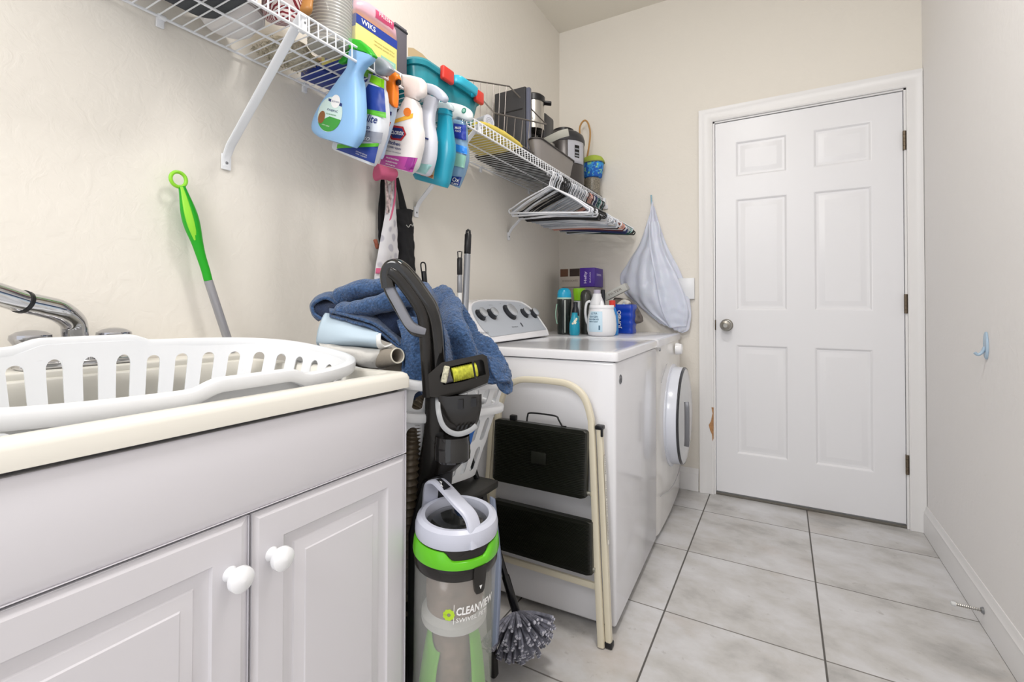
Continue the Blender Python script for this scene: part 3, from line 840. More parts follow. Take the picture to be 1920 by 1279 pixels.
for k, (off, sd) in enumerate(((0, 2), (9, 6))):
    b = B()
    net(b, [D([(617, 576 + off, 1.20), (660, 579 + off, 1.20), (708, 588 + off, 1.20), (752, 628 + off, 1.18), (768, 652 + off, 1.17)]), D([(618, 583 + off, 1.15), (655, 592 + off, 1.12), (700, 606 + off, 1.10), (738, 636 + off * .8, 1.10), (766, 662 + off * .5, 1.10)])], 8, 6, .0025, 16, sd, .0008)
    b.build('sheet_fold', M_TERRY, tw, solid=.005, smooth=80)
b = B()
net(b, [D([(745, 602, 1.14), (770, 596, 1.13), (795, 600, 1.12)]), D([(752, 630, 1.10), (775, 628, 1.09), (797, 630, 1.09)]), D([(759, 665, 1.08), (778, 665, 1.075), (796, 668, 1.075)]), D([(758, 700, 1.075), (775, 702, 1.07), (794, 704, 1.07)]), D([(757, 708, 1.08), (777, 722, 1.07), (795, 744, 1.07)])], 8, 8, .004, 24, 4, .001)
b.build('front_drape', M_TERRY, tw, solid=.006, smooth=80)

M_LB = mat('pale_blue_foam', '#b9cbd9', .45)
fm = thing('foam_mat', 'pale blue smooth folded mat with a white edge, under the blue towel', 'mat', tuple(dist(660, 650, 1.12)))
b = B()
net(b, [D([(634, 583, 1.24), (668, 596, 1.22), (700, 606, 1.20), (716, 614, 1.18)]), D([(612, 586, 1.19), (652, 600, 1.15), (692, 614, 1.13), (712, 622, 1.12)]), D([(599, 612, 1.16), (642, 616, 1.12), (684, 624, 1.10), (709, 628, 1.09)]), D([(594, 640, 1.16), (640, 638, 1.11), (682, 640, 1.09), (709, 644, 1.085)]), D([(598, 650, 1.19), (640, 650, 1.15), (682, 650, 1.13), (709, 652, 1.12)])], 8, 8)
b.build('fold', M_LB, fm, solid=.004, smooth=60)
b = B()
net(b, [D([(709, 613, 1.18), (718, 616, 1.17)]), D([(707, 622, 1.115), (716, 624, 1.112)]), D([(706, 630, 1.087), (714, 632, 1.083)]), D([(706, 641, 1.08), (715, 643, 1.078)]), D([(709, 651, 1.09), (722, 650, 1.085)]), D([(720, 655, 1.10), (735, 646, 1.09)])], 4, 8)
b.build('white_edge', mat('white_edging', '#e6e6e4', .5), fm, solid=.004, smooth=60)
gc = tag(B().build('grey_cloth', mat('grey_cloth', '#a9a59f', .9), None), 'x', 'cloth'); bpy.data.objects.remove(gc)
b = B()
net(b, [D([(598, 640, 1.20), (640, 645, 1.18), (690, 650, 1.15), (735, 652, 1.13)]), D([(600, 648, 1.12), (645, 652, 1.10), (695, 658, 1.09), (735, 657, 1.085)]), D([(612, 660, 1.10), (650, 668, 1.09), (690, 675, 1.08), (730, 665, 1.09)]), D([(630, 664, 1.11), (655, 676, 1.10), (690, 690, 1.095), (725, 690, 1.10)])], 9, 8, .003, 22, 2)
o = b.build('folded_cloth', mat('pale_grey_cloth', '#c9c7c3', .9, bump=.3, bscale=200), None, solid=.004, smooth=70)
tag(o, 'pale grey wrinkled cloth folded flat under the blue mat', 'cloth')
rl = thing('rolled_cloth', 'greyish beige cloth roll with an open round end, beside the blue towel', 'cloth', tuple(dist(740, 672, 1.08)))
b = B()
e0 = dist(746, 667, 1.06); e1 = dist(700, 676, 1.13); dd = (e1 - e0).normalized(); u_, w_ = frame(dd)
cir = lambda c, r, fl=1: [c + (u_ * math.cos(a) + w_ * math.sin(a) * fl) * r for a in [2*PI*k/28 for k in range(28)]]
b.rings([cir(e0 + dd * .06, .0135), cir(e0 + dd * .004, .0135), cir(e0, .0155), cir(e0 + dd * .003, .018), cir(e0 + dd * .03, .020), cir(e1, .024), cir(e1 + dd * .06, .024)], cap0=True, cap1=True)
b.build('roll', mat('beige_grey_cloth', '#8d857a', .85, bump=.3, bscale=160), rl, smooth=60, recalc=False)
b = B(); b.tube(cir(e0 + dd * .001, .0165), .0016, 6, closed=True); b.build('hem', mat('cream_hem', '#ddd8c8', .7), rl)
b = B()
net(b, [D([(685, 660, 1.14), (715, 660, 1.13), (760, 668, 1.13)]), D([(688, 672, 1.11), (715, 678, 1.10), (762, 680, 1.10)]), D([(690, 690, 1.105), (720, 694, 1.10), (764, 700, 1.10)])], 7, 7, .003, 20, 8)
o = b.build('crumpled_cloth', mat('taupe_cloth', '#8f877c', .9, bump=.3, bscale=200), None, solid=.005, smooth=70); tag(o, 'taupe cloth crumpled in the hamper corner under the roll', 'cloth')
b = B()      # bulk of the wash inside the hamper
lobe(b, [Vector((.16, .93, .74)), Vector((.30, .93, .75)), Vector((.44, .95, .735))], (.15, .14), .62, .012); o = b.build('packed_laundry', mat('dark_blue_cloth', '#2d4062', .95, var=.5, vscale=14, bump=.4, bscale=200), None, smooth=80); tag(o, 'dark blue washing packed inside the slotted hamper', 'laundry')
b = B(); lobe(b, [dist(862, 850, 1.20), dist(872, 825, 1.19), dist(880, 800, 1.18)], (.02, .02), .8); o = b.build('blue_garment', mat('bright_blue_cloth', '#2a66b8', .8), None, smooth=80); tag(o, 'bright blue garment showing through the hamper slots', 'clothing')
# ================================================================ UPRIGHT VACUUM
M_CHAR = mat('charcoal_plastic', '#1f1d1b', .22)
M_CHAR2 = mat('charcoal_gloss', '#121110', .12, coat=.5)
M_LAV = mat('lavender_grey_plastic', '#c3c6d4', .3)
M_GREEN = mat('lime_green_plastic', '#63c41c', .25, coat=.2)
M_CLEARW = mat('smoky_clear_plastic', '#cfd0cc', .12, alpha=.20, coat=.3)
vc = thing('vacuum_cleaner', 'upright bagless vacuum with clear dust cup, lime green band and black looped handle', 'vacuum cleaner', (.655, .83, 0))
def V3(l): return [tuple(dist(*p)) for p in l]
# base and floor head
b = B(); b.box((.66, .86, .055), (.30, .22, .09), .03, (0, 0, R(-35)), 3); b.build('floor_head', M_CHAR, vc, smooth=50)
for dx, dy in ((-.12, .09), (.13, -.09)):
    b = B(); b.cyl((.645 + dx - .012, .845 + dy, .045), (.645 + dx + .012, .845 + dy, .045), .043, 28); b.build('wheel', M_BLACKP, vc)
# spine behind the cup and up to the handle
b = B()
b.tube(smooth_path(V3([(778, 1300, 1.10), (775, 1180, 1.10), (776, 1060, 1.10), (783, 960, 1.10), (800, 900, 1.09), (812, 850, 1.07), (819, 800, 1.055), (822, 740, 1.045), (822, 700, 1.035)]), 6), [1.15]*12 + [1.0]*14 + [.9]*30, 16, sq=(.030, .026), up=tuple(RIGHT))
b.build('spine', M_CHAR, vc, smooth=60)
def tubz(pts, k, sq, n=14):
    p = smooth_path(V3(pts), 6); b = B(); b.tube(p, [k]*len(p) if not isinstance(k, list) else [k[min(i * len(k) // len(p), len(k)-1)] for i in range(len(p))], n, sq=sq, up=tuple(RIGHT)); return b
tubz([(823, 720, 1.035), (822, 660, 1.02), (817, 610, 1.01), (808, 578, 1.0), (794, 556, .995), (776, 530, .99), (756, 507, .985), (741, 498, .985), (730, 503, .985), (726, 518, .985), (729, 540, .985)], 1, (.0145, .018)).build('handle_post', M_CHAR2, vc, smooth=60)
tubz([(804, 740, 1.03), (801, 680, 1.01), (797, 620, 1.0), (793, 590, .995), (783, 568, .99), (762, 538, .985), (744, 517, .98), (733, 510, .98)], 1, (.0125, .015)).build('handle_spar', M_CHAR, vc, smooth=60)
tubz([(728, 530, .985), (735, 548, .983), (748, 572, .982), (760, 595, .983), (771, 611, .985), (783, 617, .99), (797, 620, .995)], 1, (.0095, .011)).build('handle_grip', mat('warm_grey_grip', '#7e8088', .3), vc, smooth=60)
tubz([(724, 520, .99), (727, 542, .988), (738, 564, .986), (752, 588, .986), (764, 608, .988), (777, 622, .992), (797, 627, .998)], 1, (.0075, .012)).build('handle_back', M_CHAR2, vc, smooth=60)
# tool head stored on the front: a tray with a lime brush roll
tk = B()
def Q(px, py, z): return dist(px, py, z)
def wedge(b, fr, bk):
    """convex slab from front loop and back loop"""
    b.rings([bk, fr])
frame_out = [(803, 702), (828, 680), (905, 664), (913, 668), (918, 703), (914, 718), (872, 735), (826, 746), (806, 744)]
fr = [Q(x, y, .965 + (x - 800) * .0003) for x, y in frame_out]; bk = [Q(x, y + 3, 1.035) for x, y in frame_out]
inner = [(824, 706), (834, 690), (902, 674), (907, 678), (911, 702), (866, 716), (832, 722)]
b = B(); n = len(frame_out)
Fo = [b.v(p) for p in fr]; Bo = [b.v(p) for p in bk]
Fi = [b.v(Q(x, y, .963 + (x - 800) * .0003)) for x, y in inner]; Di = [b.v(Q(x, y, .99 + (x - 800) * .0003)) for x, y in inner]
for i in range(n): j = (i + 1) % n; b.f([Fo[i], Fo[j], Bo[j], Bo[i]])
b.f(Bo[::-1]); m = len(inner)
for i in range(m): j = (i + 1) % m; b.f([Fi[i], Fi[j], Di[j], Di[i]])
b.f(Di)
mapp = [0, 1, 2, 3, 4, 4, 5, 6, 0]
mo = [0, 1, 2, 3, 4, 5, 6, 7, 8]
mi_ = [0, 1, 2, 3, 4, 4, 5, 6, 0]
for i in range(n):
    j = (i + 1) % n
    q = [Fo[i], Fo[j], Fi[mi_[j]], Fi[mi_[i]]]
    if q[2] is q[3]: q = q[:3]
    b.f(q)
tool = b.build('brush_tool', M_CHAR, vc, smooth=20)
a0, a1 = Q(848, 703, .985), Q(893, 693, 1.0); dd = (a1 - a0).normalized()
b = B(); prof = []
for k in range(61): prof.append((.0152 + .0004 * math.sin(k * 1.1), k / 60 * (a1 - a0).length))
b.lathe(prof, a0, 28, dd); b.build('lime_roller', mat('lime_fibre', '#bcbd3c', .8, bump=.8, bscale=300, var=.4, vscale=120), tool, smooth=40)
b = B(); b.cyl(Q(832, 709, .985), Q(848, 704, .985), .013, 24); b.build('roller_hub', mat('mid_grey_plastic', '#66646b', .35), tool)
b = B(); b.box(Q(835, 702, .962), (.012, .008, .034), .002, (0, R(12), YAW)); b.build('lint_clump', mat('lint', '#c9c6ae', .95, var=.5, vscale=200), tool)
b = B(); b.tube([Q(886, 677, .958), Q(892, 711, .958)], .0022, 6); b.build('divider_bar', M_BLACKP, tool)
# holster body under it
b = B()
lv = [(742, 818, 903, .965), (765, 821, 903, .963), (790, 827, 898, .964), (806, 836, 890, .967), (814, 845, 884, .97)]
rs = []
for v, l, r_, z in lv:
    rs.append([Q(l, v, z + .045), Q(l + 3, v, z + .008), Q(l + 24, v + 2, z), Q(r_ - 5, v - 2, z + .004), Q(r_, v - 3, z + .012), Q(r_, v - 3, z + .06), Q(l + 20, v, z + .07)])
b.rings(rs); hol = b.build('tool_holster', M_CHAR, vc, smooth=25)
for x0_, x1_, y0_, y1_ in ((858, 868, 750, 768), (883, 893, 747, 764)):
    b = B(); b.f([b.v(Q(x, y, .9605)) for x, y in ((x0_, y0_), (x1_, y0_ - 1), (x1_, y1_ - 1), (x0_, y1_))]); b.build('slot', M_BLACKP, hol, smooth=0)
for k in range(4):
    x = 858 + k * 8; b = B(); b.f([b.v(Q(a_, c_, .9595)) for a_, c_ in ((x, 799 - k), (x + 4, 798 - k), (x + 1, 806 - k), (x - 3, 807 - k))]); b.build('vent', M_BLACKP, hol, smooth=0)
b = B()      # white crescent clip around the holster
path = smooth_path(V3([(821, 745, .985), (822, 770, .96), (829, 795, .953), (842, 809, .952), (860, 814, .953), (880, 808, .957), (893, 798, .965)]), 6)
b.tube(path, 1, 8, sq=(.0026, .0052), up=tuple(FWD)); b.build('white_clip', mat('pale_grey_clip', '#9a9c9f', .35), vc)
c0 = Q(848, 812, .995)
b = B(); b.lathe([(.026, .0), (.036, -.004), (.036, -.016), (.0375, -.02), (.0375, -.052), (.034, -.056), (.0, -.057)], c0, 32, sx=1.0, cap0=True); b.build('cuff', M_CHAR2, vc, smooth=35)
# lower duct, merges into the spine
b = B()
b.rings([[Q(826, 832, 1.0), Q(868, 834, 1.0), Q(872, 834, 1.07), Q(822, 832, 1.07)], [Q(824, 870, 1.02), Q(862, 868, 1.02), Q(868, 868, 1.09), Q(816, 870, 1.09)], [Q(820, 893, 1.03), Q(846, 884, 1.03), Q(852, 884, 1.10), Q(806, 893, 1.10)]])
b.build('duct', M_CHAR, vc, smooth=25, bevmod=.004)
b = B()
b.rings([[Q(790, 905, 1.05), Q(850, 878, 1.05), Q(850, 878, 1.10), Q(790, 905, 1.10)], [Q(766, 1000, 1.05), Q(840, 975, 1.05), Q(840, 975, 1.11), Q(766, 1000, 1.11)], [Q(763, 1300, 1.06), Q(840, 1300, 1.06), Q(840, 1300, 1.12), Q(763, 1300, 1.12)]])
b.build('motor_housing', M_BLACKP, vc, smooth=25, bevmod=.004)
# ribbed hose
hp = smooth_path(V3([(800, 757, 1.08), (786, 765, 1.065), (776, 785, 1.06), (771, 820, 1.06), (768, 870, 1.06), (765, 940, 1.07), (764, 1020, 1.08), (764, 1120, 1.09), (765, 1300, 1.10)]), 16)
b = B(); rr_ = [.0200 + (.0028 if i % 3 == 0 else -.0012) for i in range(len(hp))]
b.tube(hp, rr_, 18); b.build('hose', mat('ribbed_hose', '#544a3c', .3, metal=.1), vc, smooth=50)
# ---- dust cup
cx, cy = .661, .814; ax_ = Vector((.065, -.045, 1)).normalized()
CC = Vector((cx, cy, .384))
def cz(z): return z - .36
def ring_part(name, prof, m, par=vc, n=72, cap0=True, cap1=True, solid=0, smooth=35):
    b = B(); b.lathe([(r_, cz(z)) for r_, z in prof], CC, n, ax_, cap0, cap1); return b.build(name, m, par, smooth=smooth, solid=solid, recalc=True)
cup = ring_part('dust_cup', [(.083, .483), (.0825, .36), (.0815, .26), (.082, .21), (.087, .185), (.088, .14), (.084, .115)], M_CLEARW, cap0=False, cap1=False, solid=.002)
ring_part('band', [(.0845, .508), (.086, .504), (.0862, .488), (.0835, .483), (.080, .483), (.080, .508)], M_CHAR, cup)
# green collar with a dipped front edge
b = B(); N = 96; rs = []
m4 = Matrix.Translation(CC) @ Vector((0, 0, 1)).rotation_difference(ax_).to_matrix().to_4x4()
cam_a = math.atan2(-.814, .603)
def dip(a): d = abs((a - (cam_a + .30) + PI) % (2*PI) - PI); t = max(0, min(1, (.62 - d) / .25)); return t*t*(3-2*t)
for r_, zf in ((.0885, lambda a: .509), (.0895, lambda a: .514), (.0870, lambda a: .535 - .012 * dip(a)), (.084, lambda a: .541 - .016 * dip(a)), (.080, lambda a: .541 - .016 * dip(a)), (.080, lambda a: .509)):
    rs.append([m4 @ Vector((r_ * math.cos(2*PI*k/N), r_ * math.sin(2*PI*k/N), cz(zf(2*PI*k/N)))) for k in range(N)])
b.rings(rs, cap0=False, cap1=False); b.build('green_collar', M_GREEN, cup, smooth=40)
ring_part('lid_gasket', [(.081, .515), (.0825, .532), (.081, .546), (.074, .546), (.074, .515)], M_CHAR, cup)
lid = ring_part('lid', [(.0845, .545), (.0855, .549), (.0855, .563), (.082, .575), (.074, .580), (.066, .579), (.064, .571), (.064, .546)], M_LAV, cup, cap0=False, cap1=False)
ring_part('lid_window', [(.0, .572), (.03, .571), (.055, .567), (.0642, .560), (.0642, .55)][::-1], mat('smoky_dark_window', '#2a2b2a', .1, coat=.5, var=.6, vscale=45), lid, cap0=False, cap1=False)
p = smooth_path(V3([(803, 965, 1.045), (806, 940, 1.04), (808, 918, 1.03), (812, 905, 1.018), (822, 903, 1.005), (838, 918, .985), (862, 945, .955), (878, 962, .94), (886, 978, .932), (890, 1000, .925), (893, 1026, .920)]), 6)
b = B(); b.tube(p, [1.05]*len(p), 12, sq=(.0165, .0050), up=(RIGHT.x + .5*FWD.x, RIGHT.y + .5*FWD.y, .55)); car = b.build('carry_handle', M_LAV, lid, smooth=40)
b = B(); i0 = 20
pts_ = [(812, 900), (828, 897), (846, 914), (832, 920)]
V = [b.v(Q(x, y, z)) for (x, y), z in zip([(811, 902), (826, 896), (845, 913), (829, 921)], (.998, 1.0, .975, .97))]
V2 = [b.v(Q(x, y, z + .006)) for (x, y), z in zip([(811, 902), (826, 896), (845, 913), (829, 921)], (.998, 1.0, .975, .97))]
b.f(V); b.f(V2[::-1])
for k in range(4): b.f([V[k], V[(k+1)%4], V2[(k+1)%4], V2[k]])
b.build('release_pad', M_BLACKP, car, smooth=0)
b = B(); o_ = Q(828, 908, .9835); ux = (Q(845, 913, .975) - Q(811, 902, .998)).normalized(); uy = (Q(826, 896, 1.0) - Q(829, 921, .97)).normalized(); un = ux.cross(uy).normalized()
if un.dot(CAM - o_) < 0: un = -un
o_ = (Q(811, 902, .998) + Q(826, 896, 1.0) + Q(845, 913, .975) + Q(829, 921, .97)) / 4 + un * .0012
b.tube([o_ - uy * .006, o_ + uy * .006], .0008, 4); 
for s_ in (-1, 1): b.tube([o_ + uy * .006 * s_ + ux * .003, o_ + uy * .003 * s_, o_ + uy * .006 * s_ - ux * .003], .0007, 4)
b.build('lift_icon', mat('print_white', '#f2f2f2', .5), car, smooth=0)
# latch
la = cam_a + .55
def cupP(a, z, r_=.0835): return m4 @ Vector((r_ * math.cos(a), r_ * math.sin(a), cz(z)))
b = B(); b.rings([[cupP(la + t, z, r_) for t, r_ in ((-h, .0835), (-h, .0905), (0, .092), (h, .0905), (h, .0835))] for z, h in ((.510, .15), (.500, .16), (.480, .15), (.462, .12), (.456, .09))])
lt = b.build('latch', M_CHAR, cup, smooth=25)
b = B(); b.f([b.v(cupP(la + t, z, .0925)) for t, z in ((-.035, .473), (.035, .473), (0, .465))]); b.build('latch_arrow', mat('print_white', '#f2f2f2'), lt, smooth=0)
# print on the cup
def cupmap(a0, z0): return lambda x, y: cupP(a0 + x / .0845, z0 + y, .0842)
ta = cam_a - .0 + .02
b = B()
b.text('CLEANVIEW', .0215, cupmap(ta, .424), bold=.0006, align='LEFT', shear=.1, width=.088)
b.text('SWIVEL PET', .0125, cupmap(ta, .407), align='LEFT', shear=.1, width=.068)
b.f([b.v(cupP(ta - .045 + t, z, .0842)) for t, z in ((-.006, .400), (.006, .400), (.006, .439), (-.006, .439))])
b.build('cup_lettering', mat('print_white', '#f2f2f2'), cup, smooth=0)
b = B()
for k in range(9):
    a = 2 * PI * k / 9
    b.lathe([(0, 0), (.0042, 0), (.0042, .0004), (0, .0004)], cupP(ta - .16 + .0075 * math.cos(a) / .0845, .419 + .0075 * math.sin(a), .0842), 10, (cupP(ta - .16, .419, 1) - cupP(ta - .16, .419, 0)))
b.build('cup_emblem', mat('print_lime', '#b5d832', .5), cup, smooth=0)
# inside of the cup
ring_part('cyclone_core', [(0, .475), (.058, .475), (.060, .42), (.056, .372), (.044, .368), (.040, .24), (.030, .17), (.030, .13), (0, .13)], mat('cyclone_brown', '#927c6e', .7, var=.35, vscale=30), cup)
ring_part('cyclone_skirt', [(.056, .388), (.068, .376), (.068, .362), (.050, .360)], mat('skirt_grey', '#c9c9c6', .5), cup, cap0=False, cap1=False)
b = B(); rs = []
ga0 = cam_a + .62; GA = [ga0 + (2 * PI - 1.24) * q / 36 for q in range(37)]
for t in range(9):
    k = t / 8; rs.append([m4 @ Vector(((.046 + .030 * k ** .6) * math.cos(a), (.046 + .030 * k ** .6) * math.sin(a), cz(.335 - k * .20 + .03 * math.sin(2 * (a - cam_a))))) for a in GA])
b.rings(rs, closed=False); b.build('green_cone', mat('inner_green', '#6fc41e', .5), cup, solid=.002)
b = B(); rs = []
for t in range(6):
    k = t / 5; rs.append([m4 @ (Vector(((.074 * (1 - k * .8)) * math.cos(a), (.074 * (1 - k * .8)) * math.sin(a), cz(.125 + .05 * k ** .6))) + Vector((0, 0, .012 * noise.noise(Vector((math.cos(a) * 3, math.sin(a) * 3, k * 4)))))) for a in [2*PI*q/40 for q in range(40)]])
b.rings(rs); tag(b.build('dust', mat('dust_fluff', '#8d7468', 1, var=.5, vscale=90, bump=1, bscale=120), cup), '', ''); 
for k_ in ('label', 'category'): del bpy.data.objects[[o.name for o in bpy.data.objects if o.name.startswith('dust') and o.type == 'MESH' and o.data.name == 'dust'][0]][k_]
ring_part('cup_base', [(.086, .128), (.089, .122), (.089, .095), (.08, .09), (0, .09)], M_CHAR, cup, cap0=True)
b = B(); b.rings([[cupP(cam_a + .95 + t, z, r_) for t, r_ in ((-.10, .084), (-.09, .094), (.09, .094), (.10, .084))] for z in (.205, .19, .15, .125)]); b.build('green_latch', M_GREEN, cup, smooth=20)

# ================================================================ ROUND DUSTING BRUSH
br = thing('dusting_brush', 'round grey bristle dusting brush with a long black handle, head down on the floor', 'brush', (.60, 1.20, 0))
h0 = dist(966, 1142, 1.36); h1 = dist(880, 850, 1.335)
b = B(); hd = (h1 - h0).normalized(); b.tube([h0 - hd * .01, h0 + hd * .10, h0 + hd * .105, h1], [.0125, .0115, .0088, .0080], 14); b.build('handle', M_BLACKG, br)
b = B(); random.seed(3)
M_BR = mat('grey_bristle', '#8b8c9a', .8, var=.5, vscale=60)
c = h0 - hd * .006
bax = (Vector((.55, -.50, -.85))).normalized(); ui, wi = frame(bax)
rows_ = [(.12, 9), (.38, 17), (.64, 24), (.88, 28), (1.10, 28)]
bt = B()
for th, n in rows_:
    for k in range(n):
        a = 2 * PI * (k + random.random() * .5) / n; t = th + random.uniform(-.08, .08)
        dirv = (bax * math.cos(t) + (ui * math.cos(a) + wi * math.sin(a)) * math.sin(t)).normalized()
        L = .118 - .004 * math.cos(t) + random.uniform(-.006, .006)
        e = c + dirv * L
        if e.z < .006: e = c + dirv * (L * max(.3, (c.z - .006) / max(1e-4, c.z - e.z)))
        mid = c + dirv * L * .5 + Vector((0, 0, .004))
        for q in range(3):
            jj = Vector((random.uniform(-1, 1), random.uniform(-1, 1), random.uniform(-1, 1))) * .006
            ee = e + jj; ee.z = max(ee.z, .004)
            b.tube([c, mid + jj * .5, ee], [.0016, .0050, .0042], 5)
            bt.tube([ee - (ee - mid) * .10, ee + (ee - mid) * .02], [.0043, .0036], 5)
o = b.build('bristles', M_BR, br, smooth=60); o['kind'] = 'stuff'
o = bt.build('bristle_tips', mat('pale_bristle_tip', '#c2c2cd', .8), br, smooth=60); o['kind'] = 'stuff'; o['label'] = 'pale frayed bristle tips'
# blue-grey dustpan standing behind the cup
b = B()
b.rings([[Q(x, y, z) for x, y, z in l] for l in ([(918, 930, 1.22), (927, 935, 1.22), (929, 935, 1.25), (919, 930, 1.26)], [(920, 1050, 1.19), (938, 1050, 1.19), (941, 1050, 1.23), (922, 1050, 1.24)], [(921, 1150, 1.17), (934, 1150, 1.17), (938, 1150, 1.21), (923, 1150, 1.23)], [(921, 1215, 1.16), (931, 1205, 1.16), (934, 1205, 1.20), (923, 1215, 1.22)])])
o = b.build('dustpan', mat('slate_blue_plastic', '#8e99b3', .4), None, smooth=40, bevmod=.003); tag(o, 'narrow slate blue plastic panel standing upright between the dust cup and the brush', 'dustpan')

# ================================================================ POLES, MOP HANDLE
def pole(name, label, top, low, parts, r, cat='pole'):
    """top/low: world points; parts: [(t0, t1, radius, material, part name)] in metres from the top"""
    top, low = Vector(top), Vector(low); d = (low - top).normalized(); L = (top.z - .004) / -d.z
    o = thing(name, label, cat, tuple(top + d * L))
    for t0, t1, rr, m, nm in parts:
        b = B(); t1 = L if t1 is None else t1
        b.tube([top + d * t0, top + d * (t0 + .004), top + d * (t1 - .002), top + d * t1], [rr * .8, rr, rr, rr * .9], 16); b.build(nm, m, o)
    return o, top, d
M_GREYP = mat('grey_painted_pole', '#84868b', .35, .2)
p1, tp, d = pole('broom_handle', 'tall grey pole with a black grip, taller of the pair by the washer console', at(878, 432, 'y', 1.435), at(873, 560, 'y', 1.415), [(.012, .088, .0125, M_BLACKP, 'grip'), (.088, None, .0118, M_GREYP, 'shaft')], .012)
b = B(); b.tube([tp + d * .012 + RIGHT * .006, tp + d * .002 + RIGHT * .005, tp - d * .002, tp + d * .002 - RIGHT * .005, tp + d * .012 - RIGHT * .006], .0045, 8); b.build('hang_loop', M_BLACKP, p1)
p2, tp, d = pole('broom_handle', 'shorter dark pole with an open black hook end, left of the taller grey pole', at(862, 472, 'y', 1.40), at(862, 560, 'y', 1.39), [(.022, .085, .0098, M_BLACKP, 'grip'), (.085, .150, .0092, M_GREYP, 'upper_shaft'), (.150, None, .0088, mat('white_pole', '#c9c9c8', .35), 'lower_shaft')], .01)
b = B(); b.tube([tp + d * .024 + RIGHT * .006, tp + RIGHT * .0075, tp - d * .001, tp - RIGHT * .0075, tp + d * .024 - RIGHT * .006], .0022, 8); b.build('hang_loop', M_BLACKP, p2)
p3, tp, d = pole('duster_handle', 'black slotted handle end poking up behind the blue towel', at(793, 492, 'x', .05), at(793, 492, 'x', .05) + Vector((.02, .004, -.2)), [(.035, .09, .0105, M_BLACKP, 'grip'), (.09, None, .009, M_BLACKP, 'shaft')], .01)
b = B(); b.tube(smooth_path([tp + d * .04 + RIGHT * .008, tp + d * .008 + RIGHT * .009, tp, tp + d * .008 - RIGHT * .009, tp + d * .04 - RIGHT * .008], 4), .0028, 8); b.build('hang_loop', M_BLACKP, p3)

M_G1 = mat('green_grip', '#16a015', .35); M_G2 = mat('lime_grip_inlay', '#8fd534', .35)
mp = thing('mop', 'green handled mop with ring end and grey tube at the sink back', 'mop', (.047, .700, .912))
def mk(px, py, x=None): return at(px, py, 'x', .028 + (py - 330) * .00006)
b = B(); c = mk(334.5, 336.5); ru = Vector((0, 1, 0)); 
b.tube([c + Vector((0, math.cos(a), math.sin(a) * 1.05)) * .0165 for a in [2*PI*k/36 for k in range(36)]], .0042, 10, closed=True); b.build('hang_ring', M_G2, mp)
gp = [mk(*q) for q in [(341, 350), (346, 368), (353, 395), (361, 425), (369, 452), (377, 480), (385, 505), (390.5, 526)]]
path = smooth_path([tuple(p) for p in gp], 6); n_ = len(path)
rad = []
for i in range(n_):
    t = i / (n_ - 1); rad.append(.0065 + .0095 * math.exp(-((t - .36) / .22) ** 2) + .0030 * min(1, t * 1.5))
b = B(); b.tube(path, rad, 20); b.build('grip', M_G1, mp, smooth=60)
b = B()
ip = [Vector(p) + Vector((.42, -.30, .05)).normalized() * (rad[i] * .86) for i, p in enumerate(path)]
k0, k1 = 1, int(n_ * .60)
wr = [.0030 + .0052 * math.sin(PI * min(1, max(0, (i - k0) / (k1 - k0))) ** 1.4) for i in range(k0, k1)]
b.tube(ip[k0:k1], wr, 12, sq=(1, .5), up=(.3, .8, .2)); b.build('grip_inlay', M_G2, mp, smooth=60)
b = B(); e = path[-1]; lo = mk(428, 640); dd = (Vector(lo) - Vector(e)).normalized(); L = (e[2] - .9125) / -dd.z
b.tube([e, Vector(e) + dd * L], .0098, 20); b.build('tube', mat('satin_grey_tube', '#a3a3a8', .3, .5), mp)

# ================================================================ APRONS ON A WALL HOOK
M_BA = mat('black_apron_cloth', '#1c1c1f', .85, bump=.2, bscale=200)
ap = thing('black_apron', 'black apron hanging behind the pink floral one from the wall hook', 'apron', (.02, 1.32, 1.55))
def X(l, x0=.02): return [at(p[0], p[1], 'x', p[2] if len(p) > 2 else x0) for p in l]
b = B(); net(b, [X([(716, 330, .02), (722, 330, .02)]), X([(710, 400, .02), (722, 400, .02)]), X([(711, 470, .025), (722, 470, .02)]), X([(704, 540, .03), (722, 540, .02)])], 3, 8, .003, 20); b.build('left_side', M_BA, ap, solid=.003, smooth=70)
b = B(); net(b, [X([(741, 335, .02), (747, 333, .02)]), X([(746, 365, .02), (755, 363, .02)]), X([(750, 395, .02), (763, 392, .02)])], 3, 8, .001, 20); b.build('neck_strap', M_BA, ap, solid=.003, smooth=70)
b = B(); net(b, [X([(742, 392, .02), (760, 391, .03), (776, 394, .02)]), X([(742, 410, .02), (760, 412, .04), (774, 416, .025)]), X([(744, 422, .02), (762, 426, .045), (776, 428, .03)]), X([(744, 460, .02), (762, 465, .05), (778, 465, .03)]), X([(744, 500, .02), (762, 505, .05), (779, 505, .03)]), X([(744, 550, .02), (762, 550, .05), (780, 550, .03)])], 8, 8, .005, 22, 3); bib = b.build('bib', M_BA, ap, solid=.003, smooth=70)
b = B(); b.tube(smooth_path([tuple(p) for p in X([(762, 422, .056), (766, 426, .057), (770, 421, .05), (774, 424, .044), (775, 418, .042)])], 5), .0016, 6); b.build('stitched_trim', mat('apron_stitch', '#b9b9b5', .8), bib)
